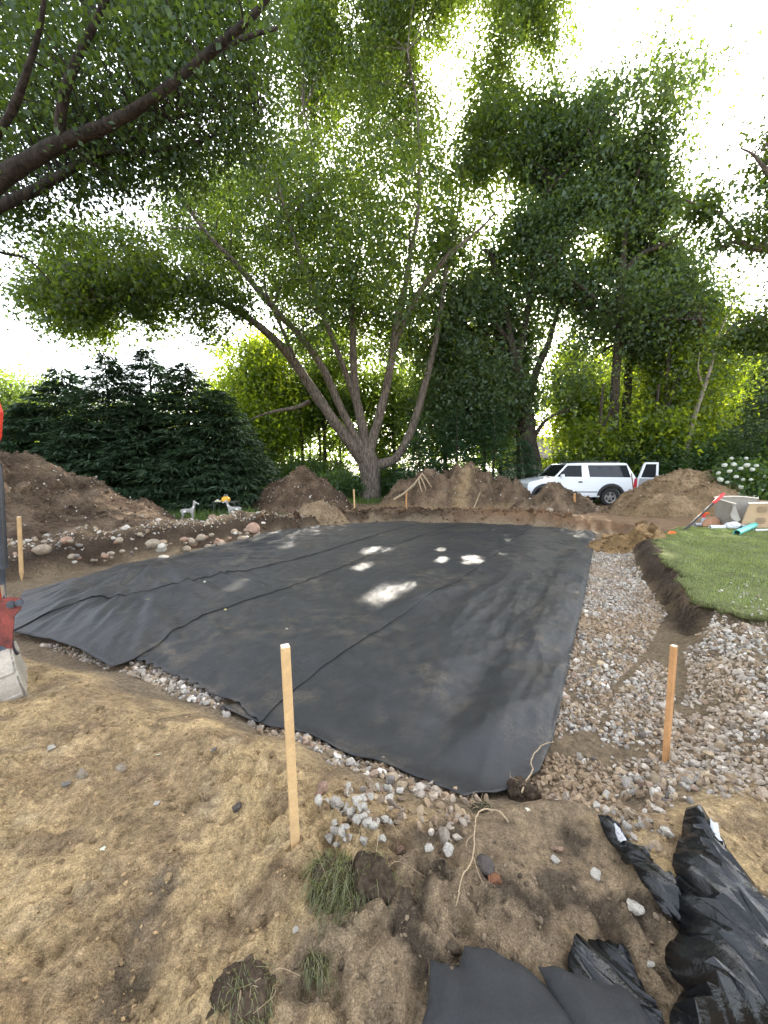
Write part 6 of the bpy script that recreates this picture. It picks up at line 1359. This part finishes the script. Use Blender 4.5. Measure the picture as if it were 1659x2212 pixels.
# ------------------------------------------------------------------ crumpled sheets in front
M['poly'] = mat('glossy_black_plastic', (.007, .0075, .008), .15, spec=.42, bump=[(30, .006)])
M['paper'] = mat('white_paper_label', (.42, .42, .42), .6, noise=(12, .7, 1.15), bump=[(30, .004)])
def crumple(name, label, cat, poly, m, hh, amp, seed, fold=(1, 0), step=.014, dome=.18, freq=3.2, group=None, tip=None, sharp=1, fan=None):
    pw = np.array([P(u, v)[:2] for u, v in poly]); pw = lin(np.vstack([pw, pw[:1]]), 160)[:-1]
    pw = pw + (.010 if sharp else .003) * np.column_stack([noise2(pw[:, 0] * 11, pw[:, 1] * 11, seed), noise2(pw[:, 0] * 11, pw[:, 1] * 11, seed + 1)])
    fl_ = np.array(fold) / np.hypot(*fold); q, f = fill(pw, step, .34, rng, fl_ if sharp else None, 4.0); d = np.clip(sdist(pw, q[:, 0], q[:, 1]), 0, None)
    a, b_ = np.array(fold) / np.hypot(*fold); s_ = q[:, 0] * a + q[:, 1] * b_; t_ = -q[:, 0] * b_ + q[:, 1] * a
    s_ = s_ + .05 * fbm2(q[:, 0] * 4, q[:, 1] * 4, 2, seed + 5); t_ = t_ + .05 * fbm2(q[:, 0] * 4 + 7, q[:, 1] * 4, 2, seed + 6)
    # straight creases: triangle waves in several directions, each fading in and out over the sheet
    rr_ = np.random.default_rng(seed); rg = 0; th0 = math.atan2(b_, a)
    def tri(p): return 2 * np.abs(p - np.floor(p + .5))
    for k in range(9):
        per_ = (.30, .20, .15, .11, .09, .07, .055, .045, .036)[k] / (freq / 4); th = th0 + math.pi / 2 + rr_.normal(0, .38 if k < 4 else .7)
        ph = (q[:, 0] * math.cos(th) + q[:, 1] * math.sin(th)) / per_ + .22 * fbm2(q[:, 0] * 2.5 + k, q[:, 1] * 2.5, 2, seed + 20 + k) + rr_.random()
        fade = np.clip(.35 + 1.5 * noise2(q[:, 0] * 3.2 + 5 * k, q[:, 1] * 3.2, seed + 40 + k), 0, 1) if k > 1 else 1
        rg = rg + (1 if k < 3 or sharp else .3) * tri(ph) * per_ / .30 * 1.15 * fade
    rg = rg - .9
    if fan is not None:
        f0 = P(*fan); fx_, fy_ = q[:, 0] - f0.x, q[:, 1] - f0.y; fr_ = np.hypot(fx_, fy_); fa = np.arctan2(fy_, fx_) + .10 * noise2(q[:, 0] * 3, q[:, 1] * 3, seed + 60)
        rg = rg * .55 + np.minimum(fr_, .7) * (2.6 * tri(fa * 1.7 + .15) + 1.5 * tri(fa * 4.1 + .4) + .6 * tri(fa * 9.3)) - .25
    base_ = np.max([hfun(q[:, 0] + .05 * math.cos(t), q[:, 1] + .05 * math.sin(t)) for t in np.arange(8) * math.pi / 4], axis=0) if sharp else np.mean([hfun(q[:, 0] + rq * math.cos(t), q[:, 1] + rq * math.sin(t)) for t in np.arange(10) * math.pi / 5 for rq in (.06, .14)], axis=0) + .022
    z = base_ + .008 + hh * (1 - np.exp(-d / dome)) + amp * (rg + 1.0) * np.clip(d / .05, .12, 1) + (np.random.default_rng(seed + 99).normal(0, .0026, len(q)) if sharp else 0)
    if tip is not None:
        tp3 = P(*tip); k = np.exp(-((q[:, 0] - tp3.x) ** 2 + (q[:, 1] - tp3.y) ** 2) / .12 ** 2); z = z + .05 * k
    me_ = npmesh(name, np.column_stack([q, z]), f, M[m], True)
    if sharp: me_.set_sharp_from_angle(angle=rad(34))
    o = add(name, me_); md_ = o.modifiers.new('thickness', 'SOLIDIFY'); md_.thickness = .0025; md_.offset = 0
    tag(o, label, cat, group); return o, q, z
def sticker(o, q, z, poly):
    pw = np.array([P(u, v)[:2] for u, v in poly]); qq, f = fill(lin(np.vstack([pw, pw[:1]]), 40)[:-1], .008)
    zz = np.array([z[np.argsort((q[:, 0] - x) ** 2 + (q[:, 1] - y) ** 2)[:3]].mean() for x, y in qq]) + .012
    o2 = add('paper_label', npmesh('paper_label', np.column_stack([qq, zz]), f, M['paper'], True), o); m_ = o2.modifiers.new('thickness', 'SOLIDIFY'); m_.thickness = .001
gp = 'crumpled black sheets dumped on the mud'
o, q, z = crumple('plastic_sheet', 'narrow twisted strip of glossy black plastic reaching towards the gravel', 'plastic sheet', [(1291, 1772), (1312, 1768), (1340, 1795), (1368, 1840), (1420, 1885), (1475, 1925), (1520, 1990), (1490, 2030), (1430, 1975), (1380, 1930), (1350, 1885), (1322, 1838), (1297, 1795)], 'poly', .006, .018, 701, (.5, -.8), .013, .05, 5, gp)
sticker(o, q, z, [(1325, 1800), (1337, 1803), (1352, 1842), (1338, 1845), (1328, 1822)])
o, q, z = crumple('plastic_sheet', 'biggest heap of glossy crumpled black plastic, rising to a knotted tip', 'plastic sheet', [(1483, 1770), (1500, 1757), (1528, 1785), (1548, 1818), (1575, 1860), (1610, 1905), (1660, 1975), (1740, 2060), (1800, 2300), (1440, 2300), (1448, 2212), (1475, 2160), (1436, 2110), (1437, 2065), (1470, 2050), (1462, 1990), (1460, 1930), (1450, 1880), (1462, 1838)], 'poly', .085, .032, 711, (.35, -.9),   .015, .30, 4.4, gp, (1492, 1790), 1, (1494, 1735))
sticker(o, q, z, [(1530, 1800), (1548, 1806), (1556, 1850), (1575, 1862), (1548, 1866), (1528, 1840)])
crumple('plastic_sheet', 'pointed glossy black plastic piece between the grey felt and the big heap', 'plastic sheet', [(1243, 2026), (1262, 2026), (1310, 2052), (1352, 2090), (1385, 2140), (1425, 2212), (1450, 2290), (1290, 2290), (1232, 2165), (1228, 2090)], 'poly', .012, .018, 721, (.5, -.8), .015, .15, 5, gp)
crumple('felt_sheet', 'matte dark grey felt sheet with a raised fold nearest the bare mud', 'felt sheet', [(930, 2100), (990, 2106), (1004, 2072), (1060, 2082), (1120, 2108), (1185, 2150), (1240, 2195), (1290, 2300), (890, 2310), (925, 2190)], 'felt', .008, .007, 731, (.5, -.85), .014, .03, 1.3, gp, None, 0)
crumple('felt_sheet', 'second dark felt sheet curling over beside the pointed glossy plastic', 'felt sheet', [(1163, 2102), (1215, 2108), (1290, 2128), (1345, 2150), (1400, 2200), (1460, 2310), (1270, 2310), (1210, 2210)], 'felt', .035, .009, 741, (.8, -.6), .014, .05, 1.5, gp, None, 0)

# ------------------------------------------------------------------ clods, tufts and roots
M['clod'] = mat('dark_topsoil', (.07, .05, .034), .97, spec=.1, noise=[(9, .6, 1.4), (50, .6, 1.4)], bump=[(14, .03), (60, .012)])
def clod(name, label, u, v, sx, sy, sz, seed, n_gr, dirs=(0, -.5), g_h=(.05, .13), cat='grass clod', side=0, wisps=True):
    r = np.random.default_rng(seed); p = P(u, v); t = thing(name, label, cat, p)
    V = ICO3[0].copy()
    bm = bmesh.new(); bmesh.ops.create_icosphere(bm, subdivisions=5, radius=1); V = np.array([q.co[:] for q in bm.verts]); Fq = np.array([[q.index for q in f.verts] for f in bm.faces]); bm.free()
    V = V * (1 + .55 * (vnoise3(V * 1.6 + seed, seed)[:, None] - .45) + .30 * (vnoise3(V * 4.5 + seed, seed + 1)[:, None] - .5) + .14 * (vnoise3(V * 12, seed + 2)[:, None] - .5)) * np.array([sx, sy, sz])
    V[:, 2] = np.maximum(V[:, 2], -.03) ; add('soil', npmesh('soil', V, Fq, M['clod'], True), t)
    if n_gr:
        top = V[(V[:, 2] > sz * .1) & (V[:, 0] * (1 if side > 0 else -1) > -sx * (1.2 if side == 0 else .15))]; q = top[r.integers(0, len(top), n_gr)]
        Vb, Fb = blades(q - np.array([0, 0, .008]), r.uniform(*g_h, n_gr), r.uniform(.0018, .0036, n_gr), r, .9)
        k = np.arange(len(Vb)) % 5; Vb[:, 0] += np.where(k >= 2, .03, 0) * dirs[0] + np.where(k == 4, .05, 0) * dirs[0]; Vb[:, 1] += np.where(k >= 2, .03, 0) * dirs[1] + np.where(k == 4, .06, 0) * dirs[1]; Vb[:, 2] -= np.where(k == 4, .035, 0)
        tag(add('grass', npmesh('grass', Vb, Fb, M['turf'], False, tint=np.repeat(r.random(n_gr), 5)), t), kind='stuff')
    if wisps:
        w_ = MB()
        for k in range(16):
            q = V[r.integers(0, len(V))]; d = r.normal(size=3); d[2] = abs(d[2]); d /= np.linalg.norm(d); L = r.uniform(.05, .13)
            w_.tube(spline([q, q + d * L * .5 + r.normal(size=3) * .012, q + d * L + r.normal(size=3) * .03 - np.array([0, 0, .03])], 3), np.linspace(.0016, .0006, 7), 4, False)
        tag(w_.build('rootlets', M['root'], t), kind='stuff')
    return t
clod('grass_clod', 'biggest upturned clod of turf with long green grass beside the limestone heap', 735, 1935, .12, .09, .12, 801, 1300, (-.25, -.45), (.035, .095))
clod('soil_clod', 'dark bare clod of topsoil leaning against the biggest grassy clod', 806, 1925, .085, .07, .13, 802, 60, (.2, -.4), cat='soil clod', wisps=True)
clod('grass_clod', 'small turf clod with pale green blades at the bottom edge of the sand', 525, 2150, .09, .07, .06, 803, 190, (.3, -.5), (.03, .08))
clod('grass_tuft', 'little tuft of bright grass on mud below the biggest clod', 684, 2085, .035, .03, .02, 804, 150, (.2, -.6), (.03, .08), 'grass tuft', wisps=False)
clod('root_clod', 'dark clod with tangled rootlets at the pointed corner of the cloth', 1128, 1722, .10, .07, .10, 805, 40, (0, -.3), (.02, .05), 'soil clod')
clod('grass_tuft', 'dry tuft where the long bare root bends below the cloth corner', 1040, 1752, .05, .04, .03, 806, 130, (0, -.3), (.02, .06), 'grass tuft')
def root(name, label, pts, r0, m='root', forks=(), cat='root', g=None):
    q = [P(u, v, dz) for u, v, dz in pts]; b0 = q[0]; t = thing(name, label, cat, b0, group=g)
    S = spline([tuple(a - b0) for a in q], 6); S = S + np.random.default_rng(int(pts[0][0])).normal(size=S.shape) * r0 * .35
    MB().tube(S, np.linspace(r0, r0 * .45, len(S)), 7).build('stem', M[m], t, True)
    for f in forks:
        q = [P(u, v, dz) for u, v, dz in f]; S = spline([tuple(a - b0) for a in q], 5); MB().tube(S, np.linspace(r0 * .5, r0 * .2, len(S)), 6).build('fork', M[m], t, True)
    return t
root('bare_root', 'long pale bare root arching down over the mud from the cloth corner', [(1098, 1775, .01), (1075, 1752, .035), (1035, 1752, .05), (1026, 1790, .045), (1022, 1850, .02), (1000, 1890, .012), (991, 1925, .008), (987, 1958, .006)], .0042, 'root', [[(1022, 1850, .02), (1035, 1890, .01), (1048, 1915, .004)], [(1026, 1800, .04), (1010, 1815, .02), (1006, 1835, .008)]])
root('pale_root', 'crooked pale root standing up from the root clod against the black cloth', [(1128, 1712, .05), (1135, 1690, .09), (1150, 1665, .10), (1148, 1640, .10), (1165, 1615, .10), (1182, 1605, .09), (1198, 1603, .05)], .0050)
gq = 'dead sticks and roots on the heaps'
root('dead_branch', 'curved bare stick standing at the foot of the biggest dark heap', [(274, 1122, 0), (266, 1098, .25), (255, 1080, .42)], .016, 'root', g=gq)
root('dead_branch', 'old grey stick lying on the slope of the biggest dark heap behind the thin stake', [(13, 1127, .02), (45, 1142, .05), (72, 1152, .03), (80, 1150, .02)], .022, 'root', g=gq)
def hroot(lab, hz, pts, y, r0, forks=()):
    def at(u, v, d): W = D(u, v, y); z = hz(float(W[0]), y); return Vector((float(W[0]), y - d, float(W[2])))
    q = [at(*a) for a in pts]; t = thing('tree_root', lab, 'root', q[0], group=gq); S = spline([tuple(a - q[0]) for a in q], 5); MB().tube(S, np.linspace(r0, r0 * .5, len(S)), 7).build('stem', M['root_dark' if r0 < .03 else 'root'], t, True)
    for f in forks:
        qq = [at(*a) for a in f]; S = spline([tuple(a - q[0]) for a in qq], 4); MB().tube(S, np.linspace(r0 * .7, r0 * .35, len(S)), 6).build('fork', M['root'], t, True)
hroot('forked grey root sticking up from the end of the wide dark heap near the maple', tops['W'], [(850, 1078, .3), (872, 1064, .35), (893, 1045, .35), (906, 1028, .3), (911, 1022, .25)], 15.1, .045, [[(906, 1028, .3), (914, 1045, .35), (918, 1058, .35)], [(903, 1034, .3), (906, 1052, .4), (910, 1062, .4)], [(911, 1024, .3), (924, 1042, .3), (930, 1052, .3)]])
hroot('pale stick leaning on the front of the wide dark heap below the sandy streak', tops['W'], [(1022, 1097, .1), (1030, 1078, .1), (1036, 1062, .1)], 14.4, .03)

# fallen leaves and litter
LV = npmesh('leaf', LEAFM[0] * 1.0, LEAFM[1], mat('yellow_fallen_leaf', (.42, .36, .12), .7), False)
LP = npmesh('leaf', LEAFM[0] * 1.0, LEAFM[1], mat('pale_fallen_leaf', (.46, .45, .33), .7), False)
def on_cloth(u, v):
    g_ = G(u, v, -.145); x, y = float(g_[0]), float(g_[1]); return Vector((x, y, max(CZ - .03, float(hfun(np.array([x]), np.array([y]))[0]) + .035) + float(cloth_height(np.array([x]), np.array([y]))[0]) + .06))
for u, v, s_, me_, lab, cl in [(320, 1307, .065, LV, 'largest curled yellow leaf on the pleated cloth sheet', 1), (440, 1270, .04, LP, 'pale leaf on the cloth just below the upper seam', 1), (490, 1322, .035, LV, 'small yellow leaf on the cloth between two seams', 1),
                               (220, 1830, .022, LP, 'pale flower like leaf alone in the middle of the sand', 0), (345, 1630, .03, LP, 'white bent leaf lying on the sand below the cloth', 0), (1140, 1745, .022, LP, 'pale yellow leaf caught in the root clod', 0), (620, 1360, .03, LP, 'pale fleck of leaf on the middle cloth sheet', 1)]:
    p = on_cloth(u, v) if cl else P(u, v, .012)
    o = add('fallen_leaf', me_, None, p, (rng.uniform(-.4, .4), rng.uniform(-.4, .4), rng.uniform(0, 6)), s_); tag(o, lab, 'leaf', 'fallen leaves')
# dry roots and straw tangled in the mud
q = inpoly(MUD, 700, rng); q = q[fbm2(q[:, 0] * 4, q[:, 1] * 4, 3, 92) > .02]
tag(grass_obj('dry_straw', q, hfun(q[:, 0], q[:, 1]), rng.uniform(.012, .04, len(q)), np.full(len(q), .0016), M['straw'], rng, lean=1.0), 'dry grass and rootlets tangled in the mud', 'straw', kind='stuff')
bpy.context.view_layer.update()

bpy.context.view_layer.update()
